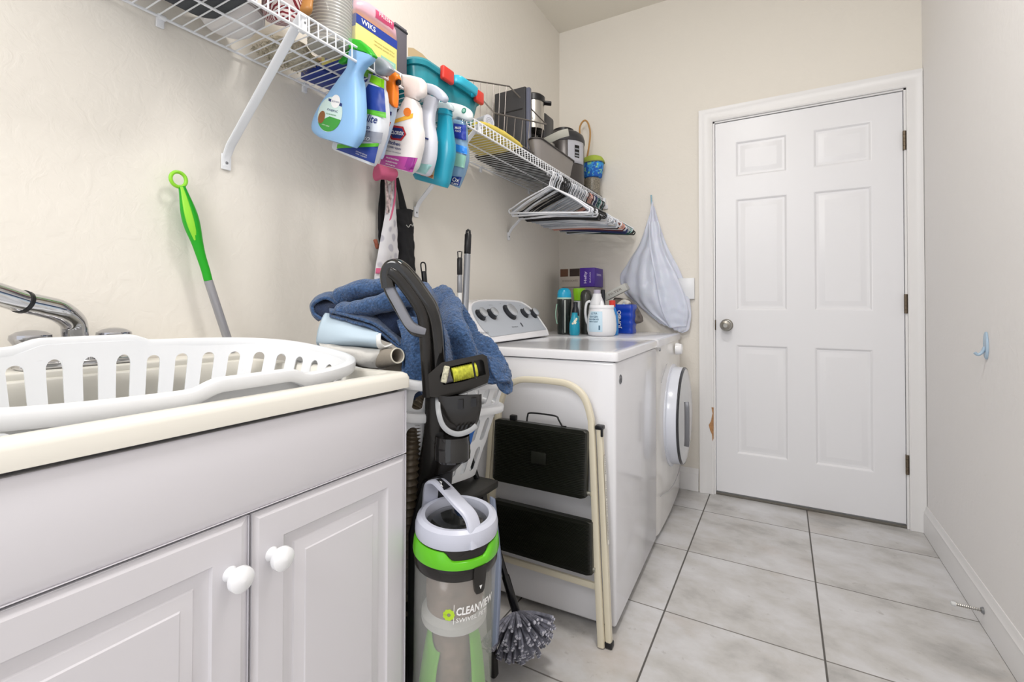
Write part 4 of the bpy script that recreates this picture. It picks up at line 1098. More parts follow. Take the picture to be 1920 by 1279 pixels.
def floral():
    m = mat('floral_apron_cloth', '#cfccd0', .85)
    nt = m.node_tree; bb = nt.nodes['Principled BSDF']; tc = nt.nodes.new('ShaderNodeTexCoord')
    vo = nt.nodes.new('ShaderNodeTexVoronoi'); vo.inputs['Scale'].default_value = 26; nt.links.new(tc.outputs['Object'], vo.inputs['Vector'])
    r = nt.nodes.new('ShaderNodeValToRGB'); nt.links.new(vo.outputs['Distance'], r.inputs[0])
    e = r.color_ramp.elements; e[0].position = .30; e[0].color = lin('#bbb9c2'); e[1].position = .42; e[1].color = lin('#dfdde0')
    nt.links.new(r.outputs[0], bb.inputs['Base Color']); return m
M_PK = mat('pink_cloth', '#d9688c', .85, bump=.3, bscale=150)
pa = thing('floral_apron', 'pale floral apron with pink trim and straps, hanging in front of the black one', 'apron', (.05, 1.27, 1.55))
b = B(); net(b, [X([(728, 345, .05), (733, 343, .055), (738, 345, .05)]), X([(722, 400, .05), (733, 400, .06), (744, 400, .05)]), X([(713, 450, .05), (729, 450, .065), (746, 450, .05)]), X([(704, 505, .05), (726, 505, .065), (748, 505, .05)]), X([(701, 540, .05), (724, 540, .065), (749, 540, .05)])], 8, 8, .004, 24, 6); sk = b.build('skirt', floral(), pa, solid=.0025, smooth=70)
b = B(); net(b, [X([(705, 503, .058), (726, 503, .071), (748, 503, .056)]), X([(704, 513, .058), (726, 513, .071), (748, 513, .056)])], 8, 3); b.build('pink_hem', M_PK, sk, solid=.002)
b = B(); b.tube(smooth_path([tuple(p) for p in X([(741, 330, .05), (741, 365, .052), (736, 395, .058), (728, 425, .058), (727, 445, .06)])], 6), 1, 8, sq=(.0035, .0015), up=(0, 1, 0)); b.build('pink_piping', M_PK, pa)
for k_, l in enumerate(([(722, 325), (726, 360), (727, 392), (726, 400)], [(734, 325), (735, 350), (732, 372), (728, 398)])):
    b = B(); b.tube(smooth_path([tuple(p) for p in X(l, .056)], 6), 1, 8, sq=(.0060, .0012), up=(0, 1, 0)); b.build('strap', mat('floral_strap', '#d9c3c2', .85, var=.7, vscale=70), pa)
b = B(); 
for k_, l in enumerate(([(708, 318), (707, 328), (712, 337)], [(716, 312), (718, 330), (720, 338)], [(726, 312), (728, 326), (732, 337)], [(736, 316), (738, 330), (740, 350)])):
    pass
lobe(b, X([(706, 322, .055), (720, 325, .062), (734, 330, .058)]), (.030, .026), .9, .014, seed=3); b.build('pink_knot', M_PK, pa, smooth=70)
hk = thing('wall_hook', 'small wall hook holding both aprons under the shelf', 'hook', tuple(at(727, 306, 'x', .004)))
b = B(); q = at(727, 306, 'x', .0); b.box(q + Vector((.0035, 0, 0)), (.004, .018, .04), .0015); b.tube(smooth_path([tuple(q + Vector(v)) for v in ((.005, 0, -.005), (.02, 0, -.012), (.04, 0, -.012), (.052, 0, .0))], 4), .003, 8); b.build('hook_arm', mat('zinc', '#8d8f93'), hk)
mg = tag(B().build('t', M_PK), 'x', 'x'); bpy.data.objects.remove(mg)
b = B(); lobe(b, X([(703, 449, .03), (706, 458, .035), (708, 466, .03)]), (.008, .007), .8, .002); o = b.build('apron_tie', mat('red_brown_tie', '#9c5a45', .8, var=.4, vscale=60), ap, smooth=70)
# ================================================================ SPRAY BOTTLES HUNG ON THE SHELF LIP
def zc(ox, oy, s): return lambda x, y: (ox + x / s, oy + y / s)
Z4 = zc(580, 60, 4.92); Z5 = zc(700, 120, 5.33)
class Flat:
    """flattened bottle whose profile lies in the plane y = Y; sections are (left, right, half thickness)"""
    def __init__(s, Y, secs, conv, e=3.2):
        s.Y = Y; s.e = e; s.S = []
        for (l, r_, t) in secs:
            L = at(*conv(*l), 'y', Y); Rr = at(*conv(*r_), 'y', Y); s.S.append((L, Rr, t))
        s.conv = conv
    def body(s, b, sub=5, n=36):
        q = smooth_path([tuple(L) + tuple(Rr) + (t,) for L, Rr, t in s.S], sub)
        b.rings([sring((Vector(p[0:3]) + Vector(p[3:6])) / 2, (Vector(p[3:6]) - Vector(p[0:3])) / 2, Vector((0, p[6], 0)), s.e, n) for p in q])
        s.q = q; return b
    def surf(s, x, y, eps=.0006):
        px, py = s.conv(x, y); off = s.q[len(s.q)//2][6]
        for it in range(4):
            P = at(px, py, 'y', s.Y - off); best = None
            for p in s.q:
                c = (Vector(p[0:3]) + Vector(p[3:6])) / 2; h = (Vector(p[3:6]) - Vector(p[0:3])) / 2
                d = Vector((P.x - c.x, 0, P.z - c.z)); u = d.dot(h) / h.length_squared
                w = (d - h * u).length
                if best is None or w < best[0]: best = (w, u, p[6])
            u = min(.985, abs(best[1])); off = best[2] * (1 - u ** s.e) ** (1 / s.e)
        return at(px, py, 'y', s.Y - off - eps)
    def quad(s, b, A, B_, C_, D_, n=8, m=8, eps=.0006):
        f = lambda u, v: s.surf(*[(A[k]*(1-u) + B_[k]*u)*(1-v) + (D_[k]*(1-u) + C_[k]*u)*v for k in (0, 1)], eps)
        b.grid(f, n, m); return b
    def oval(s, b, c, rx, ry, rot=0, eps=.0006, n=24, a0=0, a1=2*PI):
        def f(u, v):
            a = a0 + (a1 - a0) * u; x, y = rx * v * math.cos(a), ry * v * math.sin(a)
            return s.surf(c[0] + x * math.cos(rot) - y * math.sin(rot), c[1] + x * math.sin(rot) + y * math.cos(rot), eps)
        b.grid(f, n, 4); return b
    def text(s, b, t, c, size, rot=0, width=None, shear=0, bold=0, eps=.0012):
        b.text(t, size, lambda x, y: s.surf(c[0] + x * math.cos(rot) + y * math.sin(rot), c[1] + x * math.sin(rot) - y * math.cos(rot), eps), width=width, shear=shear, bold=bold); return b
def pprism(b, pts, Y, t, conv, sm=0):
    """rounded slab: outline in the plane y = Y, half thickness t"""
    P = [conv(*p) for p in pts]
    if sm: P = smooth_path(P, sm, closed=True)
    cx_ = sum(p[0] for p in P) / len(P); cy_ = sum(p[1] for p in P) / len(P)
    def loop(k, yo): return [at(cx_ + (x - cx_) * k, cy_ + (y - cy_) * k, 'y', Y) + Vector((0, yo, 0)) for x, y in P]
    b.rings([loop(.72, -t), loop(.90, -t * .88), loop(1, -t * .5), loop(1, t * .5), loop(.90, t * .88), loop(.72, t)])
    return b
def C_(n, c, **k): return mat(n, c, k.pop('rough', .4), **k)
INKW = C_('print_white', '#f2f2f2'); NAVY = C_('print_navy', '#1f2f6e'); RED = C_('print_red', '#b3252b')
def part(fl, nm, m, par, fn):
    b = B(); fn(b); return b.build(nm, m, par, smooth=60, recalc=True)

# 1 pale blue fabric spray, green head
o = thing('spray_bottle', 'pale blue spray bottle with green trigger head, nearest in the row hung on the shelf', 'spray bottle', tuple(at(672, 190, 'y', .875)), group='spray bottles hung on the shelf edge')
f1 = Flat(.875, [((392, 168), (606, 232), .014), ((380, 215), (575, 275), .016), ((374, 290), (520, 318), .016), ((366, 350), (476, 392), .017), ((308, 440), (489, 480), .021), ((225, 555), (498, 600), .024), ((140, 670), (503, 720), .026), ((75, 785), (500, 850), .026), ((47, 880), (487, 950), .025), ((58, 935), (465, 1010), .022), ((108, 978), (425, 1068), .016)], Z4)
b = B(); f1.body(b); bd = b.build('bottle', mat('pale_blue_bottle', '#8fbbe6', .3, sss=.1), o, smooth=50)
b = B(); pprism(b, [(338, 82), (350, 60), (410, 70), (490, 85), (560, 145), (616, 226), (600, 240), (560, 215), (400, 172), (385, 160), (350, 110)], .875, .0125, Z4); hd_ = b.build('spray_head', C_('spray_green', '#2fae25', rough=.25), o, smooth=50)
b = B(); pprism(b, [(378, 120), (404, 130), (400, 180), (372, 240), (345, 285), (300, 302), (278, 288), (320, 240), (352, 170)], .875, .007, Z4); b.build('trigger', C_('trigger_green', '#168a1c', rough=.3), o, smooth=50)
lab = part(f1, 'label', C_('label_mint', '#cfe6e2'), bd, lambda b: f1.oval(b, (190, 760), 112, 165, R(12)))
part(f1, 'label_grass', C_('label_grass', '#3f9a3f'), lab, lambda b: f1.oval(b, (186, 778), 108, 142, R(12), .0009, a0=R(5), a1=R(150)))
part(f1, 'label_circle', INKW, lab, lambda b: f1.oval(b, (242, 640), 42, 62, R(8), .0011))
part(f1, 'label_ribbon', NAVY, lab, lambda b: f1.quad(b, (178, 610), (300, 660), (298, 690), (176, 634), eps=.0009))
part(f1, 'label_puppy', C_('label_brown', '#8c5a30'), lab, lambda b: f1.oval(b, (112, 785), 30, 60, R(15), .0012))
part(f1, 'label_print', NAVY, lab, lambda b: (f1.text(b, 'febreze', (242, 642), 30, R(10), 72), f1.text(b, 'FABRIC', (215, 726), 30, R(14), 100)))
part(f1, 'label_green_print', C_('print_green', '#2c8a3a'), lab, lambda b: (f1.text(b, 'ODOR FIGHTER', (200, 762), 18, R(14), 95)))
part(f1, 'label_white_print', INKW, lab, lambda b: (f1.text(b, 'LIGHT SCENT', (150, 862), 14, R(18), 70)))

# 2 carpet cleaner, navy / white label
o = thing('spray_bottle', 'white and navy cleaner bottle with lime collar and grey head, second in the hung row', 'spray bottle', tuple(at(700, 240, 'y', .93)), group='spray bottles hung on the shelf edge')
f2 = Flat(.935, [((565, 395), (690, 440), .0145), ((556, 462), (688, 518), .016), ((518, 505), (697, 550), .020), ((455, 620), (708, 660), .024), ((385, 760), (713, 790), .026), ((318, 890), (700, 925), .026), ((262, 1000), (655, 1075), .026), ((236, 1068), (612, 1190), .024), ((243, 1095), (588, 1236), .018)], Z4, 3.6)
b = B(); f2.body(b); bd = b.build('bottle', C_('white_bottle', '#d9dde4'), o, smooth=50)
part(f2, 'collar', C_('lime_collar', '#7fc21c'), o, lambda b: f2.quad(b, (572, 392), (692, 440), (690, 522), (553, 458), eps=.0012))
part(f2, 'label_top', C_('label_navy', '#1d3a8c'), bd, lambda b: f2.quad(b, (545, 478), (690, 524), (706, 742), (420, 690)))
part(f2, 'label_stripe', C_('label_green', '#5bb52c'), bd, lambda b: f2.quad(b, (420, 690), (706, 742), (708, 796), (400, 722), eps=.0008))
part(f2, 'label_bottom', C_('label_navy', '#1d3a8c'), bd, lambda b: f2.quad(b, (262, 1075), (640, 1045), (600, 1215), (242, 1082)))
part(f2, 'label_lower_stripe', C_('label_green', '#5bb52c'), bd, lambda b: f2.quad(b, (258, 1036), (645, 1025), (635, 1056), (252, 1074), 16, 4, eps=.0018))
part(f2, 'label_grey_block', C_('label_grey', '#8f929c'), bd, lambda b: f2.quad(b, (380, 892), (680, 930), (662, 1030), (360, 990), eps=.0009))
part(f2, 'label_print', NAVY, bd, lambda b: (f2.text(b, 'Woolite', (490, 790), 100, R(10), 260, .25, 1), f2.text(b, 'ADVANCED', (465, 870), 34, R(10), 190, 0, .8), f2.text(b, 'STAIN & ODOR', (470, 905), 24, R(10), 190), f2.text(b, 'pet', (440, 1045), 30, R(8), 40)))
part(f2, 'label_white_print', INKW, bd, lambda b: (f2.text(b, 'with OXO', (460, 975), 46, R(9), 190, .2, .8), f2.text(b, 'LIFTS AND REMOVES', (480, 1120), 16, R(22), 110), f2.text(b, 'FOR CARPET', (478, 1140), 14, R(22), 110)))
b = B(); pprism(b, [(588, 300), (610, 252), (660, 240), (710, 262), (750, 310), (772, 352), (742, 372), (700, 402), (640, 395), (584, 372)], .935, .014, Z4, 2); b.build('spray_head', C_('grey_spray_head', '#9aa0a8', rough=.3), o, smooth=50)
b = B(); pprism(b, [(540, 290), (580, 282), (588, 340), (560, 400), (535, 415), (500, 405), (530, 360)], .935, .008, Z4, 2); b.build('trigger', C_('lime_trigger', '#79bf3a'), o, smooth=50)

# 3 orange trigger
o = thing('spray_bottle', 'light blue bottle with a bright orange trigger, half hidden between the white cleaner bottles', 'spray bottle', tuple(at(735, 220, 'y', .99)), group='spray bottles hung on the shelf edge')
f3 = Flat(.990, [((716, 590), (790, 640), .012), ((700, 680), (785, 720), .016), ((690, 780), (765, 800), .018), ((670, 880), (735, 900), .018), ((640, 1000), (695, 1020), .018), ((615, 1110), (665, 1135), .017), ((612, 1150), (655, 1170), .012)], Z4)
b = B(); f3.body(b); bd = b.build('bottle', C_('ice_blue_bottle', '#bcd2ea'), o, smooth=50)
part(f3, 'label', C_('label_orange', '#e07a2c'), bd, lambda b: f3.quad(b, (712, 820), (752, 832), (660, 1130), (620, 1115)))
part(f3, 'label_block', NAVY, bd, lambda b: f3.quad(b, (722, 728), (762, 738), (758, 772), (718, 760), eps=.0010))
b = B(); pprism(b, [(696, 440), (712, 398), (770, 366), (812, 384), (832, 420), (822, 450), (802, 470), (806, 560), (802, 650), (796, 694), (760, 680), (716, 620), (682, 540), (684, 480)], .985, .012, Z4, 2); b.build('spray_head', C_('spray_orange', '#f5811f', rough=.3), o, smooth=50)
b = B(); pprism(b, [(806, 455), (838, 440), (836, 478), (808, 492)], .985, .006, Z4); b.build('nozzle', M_BLACKP, o)

# 4 kitchen cleaner
o = thing('spray_bottle', 'white kitchen cleaner spray with a red and navy hexagon logo and magenta base', 'spray bottle', tuple(at(760, 230, 'y', 1.045)), group='spray bottles hung on the shelf edge')
f4 = Flat(1.045, [((335, 335), (440, 372), .013), ((322, 372), (455, 402), .016), ((302, 420), (468, 450), .019), ((268, 500), (472, 550), .022), ((205, 570), (476, 615), .024), ((150, 660), (490, 690), .026), ((108, 770), (486, 810), .026), ((74, 870), (462, 925), .026), ((52, 960), (432, 1030), .025), ((60, 1000), (382, 1092), .018)], Z5, 3.6)
b = B(); f4.body(b); bd = b.build('bottle', C_('white_bottle_warm', '#e6e2e0'), o, smooth=50)
part(f4, 'label_magenta', C_('label_magenta', '#b8489c'), bd, lambda b: f4.quad(b, (92, 905), (445, 940), (388, 1085), (62, 1000)))
part(f4, 'label_dark_magenta', C_('label_dark_magenta', '#93318a'), bd, lambda b: f4.quad(b, (345, 930), (440, 940), (392, 1083), (300, 1055), eps=.0010))
part(f4, 'label_swoosh', C_('label_yellow', '#f0b43a'), bd, lambda b: f4.quad(b, (195, 560), (400, 490), (392, 540), (215, 590)))
def hexa(b, c, rx, ry, rot, eps):
    ps = [(c[0] + rx * a * math.cos(rot) - ry * d * math.sin(rot), c[1] + rx * a * math.sin(rot) + ry * d * math.cos(rot)) for a, d in ((-1, 0), (-.55, -1), (.55, -1), (1, 0), (.55, 1), (-.55, 1))]
    b.grid(lambda u, v: f4.surf(c[0] + (lambda P: (P[0] - c[0]) * v)(hp_(ps, u)), c[1] + (lambda P: (P[1] - c[1]) * v)(hp_(ps, u)), eps), 24, 4)
def hp_(ps, u):
    q = (u * 6) % 6; i = int(q) % 6; w = q - int(q); a, d = ps[i], ps[(i + 1) % 6]; return (a[0] + (d[0] - a[0]) * w, a[1] + (d[1] - a[1]) * w)
part(f4, 'logo_hexagon', RED, bd, lambda b: hexa(b, (238, 690), 92, 72, R(8), .0010))
part(f4, 'logo_field', NAVY, bd, lambda b: hexa(b, (238, 690), 74, 52, R(8), .0016))
part(f4, 'logo_print', INKW, bd, lambda b: f4.text(b, 'CLOROX', (238, 690), 52, R(8), 130, 0, 1.2, .0022))
part(f4, 'label_print', NAVY, bd, lambda b: (f4.text(b, 'kitchen', (198, 790), 48, R(14), 145, .1, 1.2), f4.text(b, 'CLEANER + BLEACH', (205, 838), 26, R(14), 140, .1, .6), f4.text(b, 'BAKED ON GREASE', (200, 880), 14, R(12), 150)))
part(f4, 'label_white_print', INKW, bd, lambda b: (f4.text(b, 'KILLS BACTERIA', (190, 948), 20, R(14), 130, .0, .5, .0016), f4.text(b, 'CLEANS FOOD', (180, 982), 18, R(14), 120, 0, .5, .0016), f4.text(b, 'STAINS', (170, 1010), 14, R(15), 100, 0, .4, .0016)))
part(f4, 'label_fruit', C_('label_orange', '#e07a2c'), bd, lambda b: f4.oval(b, (88, 900), 26, 50, R(8), .0012))
part(f4, 'label_stamp', C_('label_orange', '#e07a2c'), bd, lambda b: f4.oval(b, (338, 480), 38, 44, 0, .0012))
b = B(); pprism(b, [(272, 118), (298, 108), (400, 126), (490, 150), (522, 190), (524, 300), (500, 330), (450, 342), (440, 362), (332, 340), (328, 240), (288, 232), (272, 200)], 1.045, .0135, Z5); b.build('spray_head', C_('ivory_spray_head', '#e5dcd8', rough=.35), o, smooth=50)

# 5 white bottle, grey head
o = thing('spray_bottle', 'slim white spray bottle with a pale grey head, between the kitchen cleaner and teal bottle', 'spray bottle', tuple(at(805, 240, 'y', 1.11)), group='spray bottles hung on the shelf edge')
f5 = Flat(1.11, [((522, 305), (648, 350), .013), ((512, 400), (622, 440), .014), ((496, 475), (606, 520), .015), ((470, 580), (602, 610), .020), ((455, 700), (618, 740), .023), ((450, 830), (616, 880), .024), ((430, 960), (596, 1000), .023), ((405, 1060), (556, 1100), .021), ((410, 1085), (520, 1120), .015)], Z5)
b = B(); f5.body(b); bd = b.build('bottle', C_('white_bottle_cool', '#d8dbe6'), o, smooth=50)
part(f5, 'label_base', C_('label_aqua', '#9fd0cf'), bd, lambda b: f5.quad(b, (420, 985), (590, 1010), (520, 1105), (408, 1070)))
part(f5, 'label_bar', NAVY, bd, lambda b: f5.quad(b, (494, 724), (552, 744), (550, 760), (492, 740)))
part(f5, 'label_mark', NAVY, bd, lambda b: f5.quad(b, (470, 862), (490, 868), (488, 886), (468, 880)))
b = B(); pprism(b, [(505, 205), (560, 200), (640, 225), (710, 285), (738, 335), (732, 368), (700, 385), (645, 350), (560, 300), (528, 300), (520, 250)], 1.11, .0125, Z5, 2); b.build('spray_head', C_('pale_grey_head', '#c2c8d6', rough=.3), o, smooth=50)

# 6 teal bottle
o = thing('spray_bottle', 'solid teal cleaner bottle with a ribbed teal collar and tan label', 'spray bottle', tuple(at(830, 260, 'y', 1.175)), group='spray bottles hung on the shelf edge')
f6 = Flat(1.175, [((668, 448), (778, 462), .0125), ((655, 500), (780, 512), .0145), ((656, 520), (776, 530), .013), ((654, 600), (788, 650), .015), ((640, 690), (795, 730), .019), ((560, 780), (804, 810), .024), ((480, 900), (802, 920), .026), ((440, 1010), (775, 1060), .026), ((414, 1100), (752, 1180), .024), ((430, 1155), (732, 1238), .017)], Z5, 3.4)
b = B(); f6.body(b); bd = b.build('bottle', C_('teal_bottle', '#1f93ad', rough=.28), o, smooth=50)
part(f6, 'label', C_('label_cream', '#cbbb98'), bd, lambda b: f6.quad(b, (560, 800), (650, 770), (600, 1150), (430, 1090)))
part(f6, 'label_block', C_('label_rust', '#b06a3e'), bd, lambda b: f6.quad(b, (500, 1090), (600, 1110), (590, 1140), (470, 1112), eps=.0012))
b = B(); pprism(b, [(640, 395), (690, 385), (770, 395), (800, 440), (790, 470), (770, 455), (668, 448), (640, 480), (612, 560), (598, 540), (620, 470)], 1.175, .011, Z5, 2); b.build('spray_head', mat('clear_pale_head', '#cfdfe4', .25, alpha=.75), o, smooth=50)

# 7 stain remover
o = thing('spray_bottle', 'clear blue stain remover spray with a long white head, farthest in the hung row', 'spray bottle', tuple(at(865, 260, 'y', 1.25)), group='spray bottles hung on the shelf edge')
f7 = Flat(1.25, [((808, 560), (918, 580), .013), ((800, 600), (926, 620), .018), ((794, 720), (932, 745), .020), ((806, 765), (926, 785), .019), ((796, 830), (940, 860), .022), ((785, 930), (940, 950), .023), ((768, 1040), (915, 1060), .022), ((752, 1130), (884, 1150), .020), ((748, 1195), (852, 1238), .014)], Z5)
b = B(); f7.body(b); bd = b.build('bottle', mat('clear_blue_bottle', '#8fb6d8', .15, trans=.35), o, smooth=50)
part(f7, 'label_neck', C_('label_royal', '#243a9c'), bd, lambda b: f7.quad(b, (802, 592), (926, 612), (930, 765), (796, 735)))
part(f7, 'label_band', C_('label_azure', '#2c86e0'), bd, lambda b: f7.quad(b, (806, 795), (936, 830), (938, 905), (790, 862)))
part(f7, 'label_pattern', C_('label_seafoam', '#93c6b4'), bd, lambda b: f7.quad(b, (800, 880), (930, 920), (910, 1040), (785, 1010)))
part(f7, 'label_foot', C_('label_navy', '#1d3a8c'), bd, lambda b: f7.quad(b, (768, 1120), (884, 1130), (856, 1222), (752, 1192)))
part(f7, 'label_print', INKW, bd, lambda b: (f7.text(b, 'Oxi', (826, 1160), 60, R(10), 80, .1, 1.4), f7.text(b, 'CLEAN', (812, 1198), 22, R(12), 70, 0, 1), f7.text(b, 'MAX', (845, 640), 36, R(6), 62, 0, 1), f7.text(b, 'FORCE', (845, 672), 24, R(6), 56, 0, .6)))
b = B(); pprism(b, [(700, 400), (770, 392), (850, 405), (930, 432), (975, 470), (988, 520), (975, 562), (940, 572), (905, 560), (860, 545), (820, 570), (790, 545), (770, 560), (720, 520)], 1.25, .0135, Z5, 2); h7 = b.build('spray_head', C_('milky_head', '#e3eaea', rough=.35), o, smooth=50)
b = B(); c = at(*Z5(905, 466), 'y', 1.25 - .0140); b.lathe([(0, 0), (.0090, 0), (.0088, .0006), (0, .0008)], c, 24, (0, -1, 0)); em = b.build('emblem', C_('emblem_green', '#2e7f6c'), h7)
b = B(); b.lathe([(0, 0), (.0055, 0), (0, .0004)], c + Vector((0, -.0009, 0)), 18, (0, -1, 0)); b.build('emblem_centre', C_('label_seafoam', '#93c6b4'), em)

# ================================================================ HANGERS ON THE LIP ROD
def hanger_path(w, h):
    A = []
    # hook
    for k in range(9):
        a = R(200 - k * 25); A.append((.016 * math.cos(a) - .002, .062 + .016 * math.sin(a)))
    A += [(.012, .052), (.004, .038), (0, .02), (0, .006)]
    return A
def make_hanger(m, w, h, r, tubular=True):
    o = thing('clothes_hanger', '', 'clothes hanger', (0, 0, 0), group='clothes hangers on the shelf rod')
    b = B(); hk_ = [(x, 0, z) for x, z in hanger_path(w, h)]
    b.tube(smooth_path(hk_, 2), r * .75, 6); b.build('hook', m, o, world=False, smooth=70)
    b = B()
    pts = [(0, 0, .004), (.03, 0, -.008), (w * .6, 0, -h * .52), (w - .02, 0, -h * .90), (w - .004, 0, -h * .98), (w - .008, 0, -h - .012), (w - .03, 0, -h - .014), (0, 0, -h - .012), (-w + .03, 0, -h - .014), (-w + .008, 0, -h - .012), (-w + .004, 0, -h * .98), (-w + .02, 0, -h * .90), (-w * .6, 0, -h * .52), (-.03, 0, -.008)]
    b.tube(smooth_path(pts, 4, closed=True), r, 6, closed=True); b.build('frame', m, o, world=False, smooth=70)
    return o
hm = {'white': mat('hanger_white', '#e4e6ec', .35), 'grey': mat('hanger_grey', '#b4bac4', .35), 'black': mat('hanger_black', '#1b1b1d', .35), 'pink': mat('hanger_pink', '#dfa596', .4), 'navy': mat('hanger_navy', '#2a3566', .4), 'teal': mat('hanger_teal', '#1d5c58', .4), 'aqua': mat('hanger_aqua', '#a9d0cc', .4), 'brown': mat('hanger_burgundy', '#5a2730', .4)}
protos = {}
seq = ['white'] * 3 + ['grey', 'black', 'white', 'white'] + ['black'] * 6 + ['grey', 'white'] * 6 + ['white', 'white', 'black', 'pink', 'pink', 'pink', 'brown', 'white', 'navy', 'navy', 'grey', 'teal', 'teal', 'aqua', 'white', 'black', 'teal', 'black']
words = {'white': 'white plastic', 'grey': 'pale grey plastic', 'black': 'black plastic', 'pink': 'salmon pink', 'navy': 'navy blue', 'teal': 'dark teal', 'aqua': 'pale aqua', 'brown': 'burgundy'}
n_h = len(seq); random.seed(11)
hooktop = SHZ - .036 + .0036
hang_list = []
for i, cname in enumerate(seq):
    t = i / (n_h - 1); y = 2.030 + .0178 * i
    if cname not in protos:
        protos[cname] = make_hanger(hm[cname], .213, .105, .0038 if cname != 'black' else .0034); h = protos[cname]
    else: h = dup(protos[cname])
    h.location = (SXF + .004, y, hooktop - .0708)
    h.rotation_euler = (R(random.uniform(-1.5, 1.5)), R(4 + random.uniform(-2.5, 3.5)), R(random.uniform(-2, 2)))
    s_ = random.uniform(.97, 1.03); h.scale = (s_, 1, random.uniform(.98, 1.06))
    h['label'] = ''; h['group'] = 'clothes hangers on the shelf rod'; hang_list.append((cname, i, h))
def hlabel(cname, i):
    c = words[cname]
    same = [k for k, x in enumerate(seq) if x == cname]; pos = same.index(i)
    if i == 0: return 'foremost white plastic clothes hanger, at the near end of the rod'
    if i == 1: return 'second white plastic clothes hanger from the near end of the rod'
    if i == 2: return 'third white plastic clothes hanger from the near end of the rod'
    if i == 3: return 'foremost pale grey clothes hanger, just behind the first three white ones'
    if i == 4: return 'foremost black clothes hanger, single among the front white ones'
    if i == 5: return 'white clothes hanger directly behind the single front black one'
    if i == 6: return 'white clothes hanger touching the front of the black bunch'
    if 7 <= i <= 12: return 'black plastic clothes hanger in the dense bunch of black ones'
    if 13 <= i <= 26 and cname == 'grey': return 'pale grey clothes hanger in the mixed run behind the black bunch'
    if 13 <= i <= 26 and cname == 'white': return 'white clothes hanger in the mixed run behind the black bunch'
    if cname == 'black': return {0: 'black clothes hanger right in front of the salmon pink ones', 1: 'black clothes hanger between the last white and the last teal one', 2: 'rearmost black clothes hanger at the far end of the rod'}[[k for k in same if k > 26].index(i)]
    if cname == 'white': return 'rearmost white clothes hanger between aqua and black ones' if i > 34 else 'white clothes hanger between the burgundy and navy ones'
    if len(same) == 1: return 'single ' + c + ' clothes hanger near the far end of the rod'
    if len(same) == 2: return ('nearer', 'farther')[pos] + ' of the two ' + c + ' clothes hangers on the rod'
    if len(same) == 3: return ('nearest', 'middle', 'farthest')[pos] + ' of the three ' + c + ' clothes hangers on the rod'
    return c + ' clothes hanger near the far end of the crowded rod'
for cname, i, h in hang_list:
    h['label'] = hlabel(cname, i)
# ================================================================ THINGS ON THE WIRE SHELF
SZ_ = SHZ + .0068       # top of the deck wires
def onto(px, py, z=SZ_): return at(px, py, 'z', z)
# dark grey bin at the near end
o = thing('storage_bin', 'dark grey rounded fabric bin at the near end of the wire shelf', 'bin', (.17, .49, SZ_))
b = B()
b.rings([rrect(.075, .270, .36, .620, SZ_ + .001, .045), rrect(.065, .280, .35, .630, SZ_ + .03, .045), rrect(.055, .29, .34, .64, SZ_ + .16, .04), rrect(.06, .285, .345, .635, SZ_ + .16, .04), rrect(.08, .265, .37, .61, SZ_ + .02, .04)])
b.build('body', C_('dark_grey_fabric', '#4b4e52', rough=.85), o, smooth=50)
b = B(); b.tube(rrect(.053, .292, .338, .642, SZ_ + .16, .042), .004, 8, closed=True); b.build('rim', C_('black_binding', '#26282b', rough=.8), o)
# paper bowls leaning by the wall and napkins
o = thing('paper_bowls', 'white paper bowls lying against the wall on the near shelf end', 'bowl', (.090, .655, SZ_))
b = B()
for k in range(4): b.lathe([(.030, .002 + k*.006), (.052, .004 + k*.006), (.074, .036 + k*.006), (.079, .037 + k*.006)], (.090, .655, SZ_), 40, (0, 0, 1), cap0=True, cap1=False)
b.build('bowl', C_('paper_white', '#e6e3e2', rough=.7), o, solid=.001)
o = thing('napkin_pack', 'white folded napkin packet standing tilted between the grey bin and striped towel', 'napkins', (.20, .80, SZ_))
b = B(); b.box((.215, .628, SZ_ + .050), (.055, .012, .09), .003, (R(-14), 0, R(24))); b.build('packet', C_('paper_white', '#e6e3e2'), o)
b = B(); b.box((.217, .613, SZ_ + .082), (.053, .004, .008), .001, (R(-14), 0, R(24))); b.build('red_edge', RED, o)
# striped towel
def stripes(name, c1, c2, scale, axis='X', rot=(0, 0, 0), dist_=1.5):
    m = mat(name, c1, .9); nt = m.node_tree; bb = nt.nodes['Principled BSDF']; tc = nt.nodes.new('ShaderNodeTexCoord'); mp_ = nt.nodes.new('ShaderNodeMapping'); mp_.inputs['Rotation'].default_value = rot
    w = nt.nodes.new('ShaderNodeTexWave'); w.inputs['Scale'].default_value = scale; w.bands_direction = axis; w.inputs['Distortion'].default_value = dist_; w.inputs['Detail Scale'].default_value = .6
    r = nt.nodes.new('ShaderNodeValToRGB'); r.color_ramp.interpolation = 'CONSTANT'; e = r.color_ramp.elements; e[0].color = lin(c1); e[1].position = .48; e[1].color = lin(c2)
    nt.links.new(tc.outputs['Object'], mp_.inputs[0]); nt.links.new(mp_.outputs[0], w.inputs['Vector']); nt.links.new(w.outputs['Fac'], r.inputs[0]); nt.links.new(r.outputs[0], bb.inputs['Base Color']); return m
b = B(); lobe(b, [Vector((.222, .700, SZ_ + .15)), Vector((.215, .715, SZ_ + .08)), Vector((.200, .735, SZ_ + .018))], (.056, .050), .9, .008, seed=4)
o = b.build('striped_towel', stripes('red_white_stripes', '#7d2731', '#e3d5d3', 52, 'Z', (R(25), R(35), 0)), None, smooth=70); tag(o, 'dark red and white striped towel bundled on the shelf behind the first brace', 'towel')
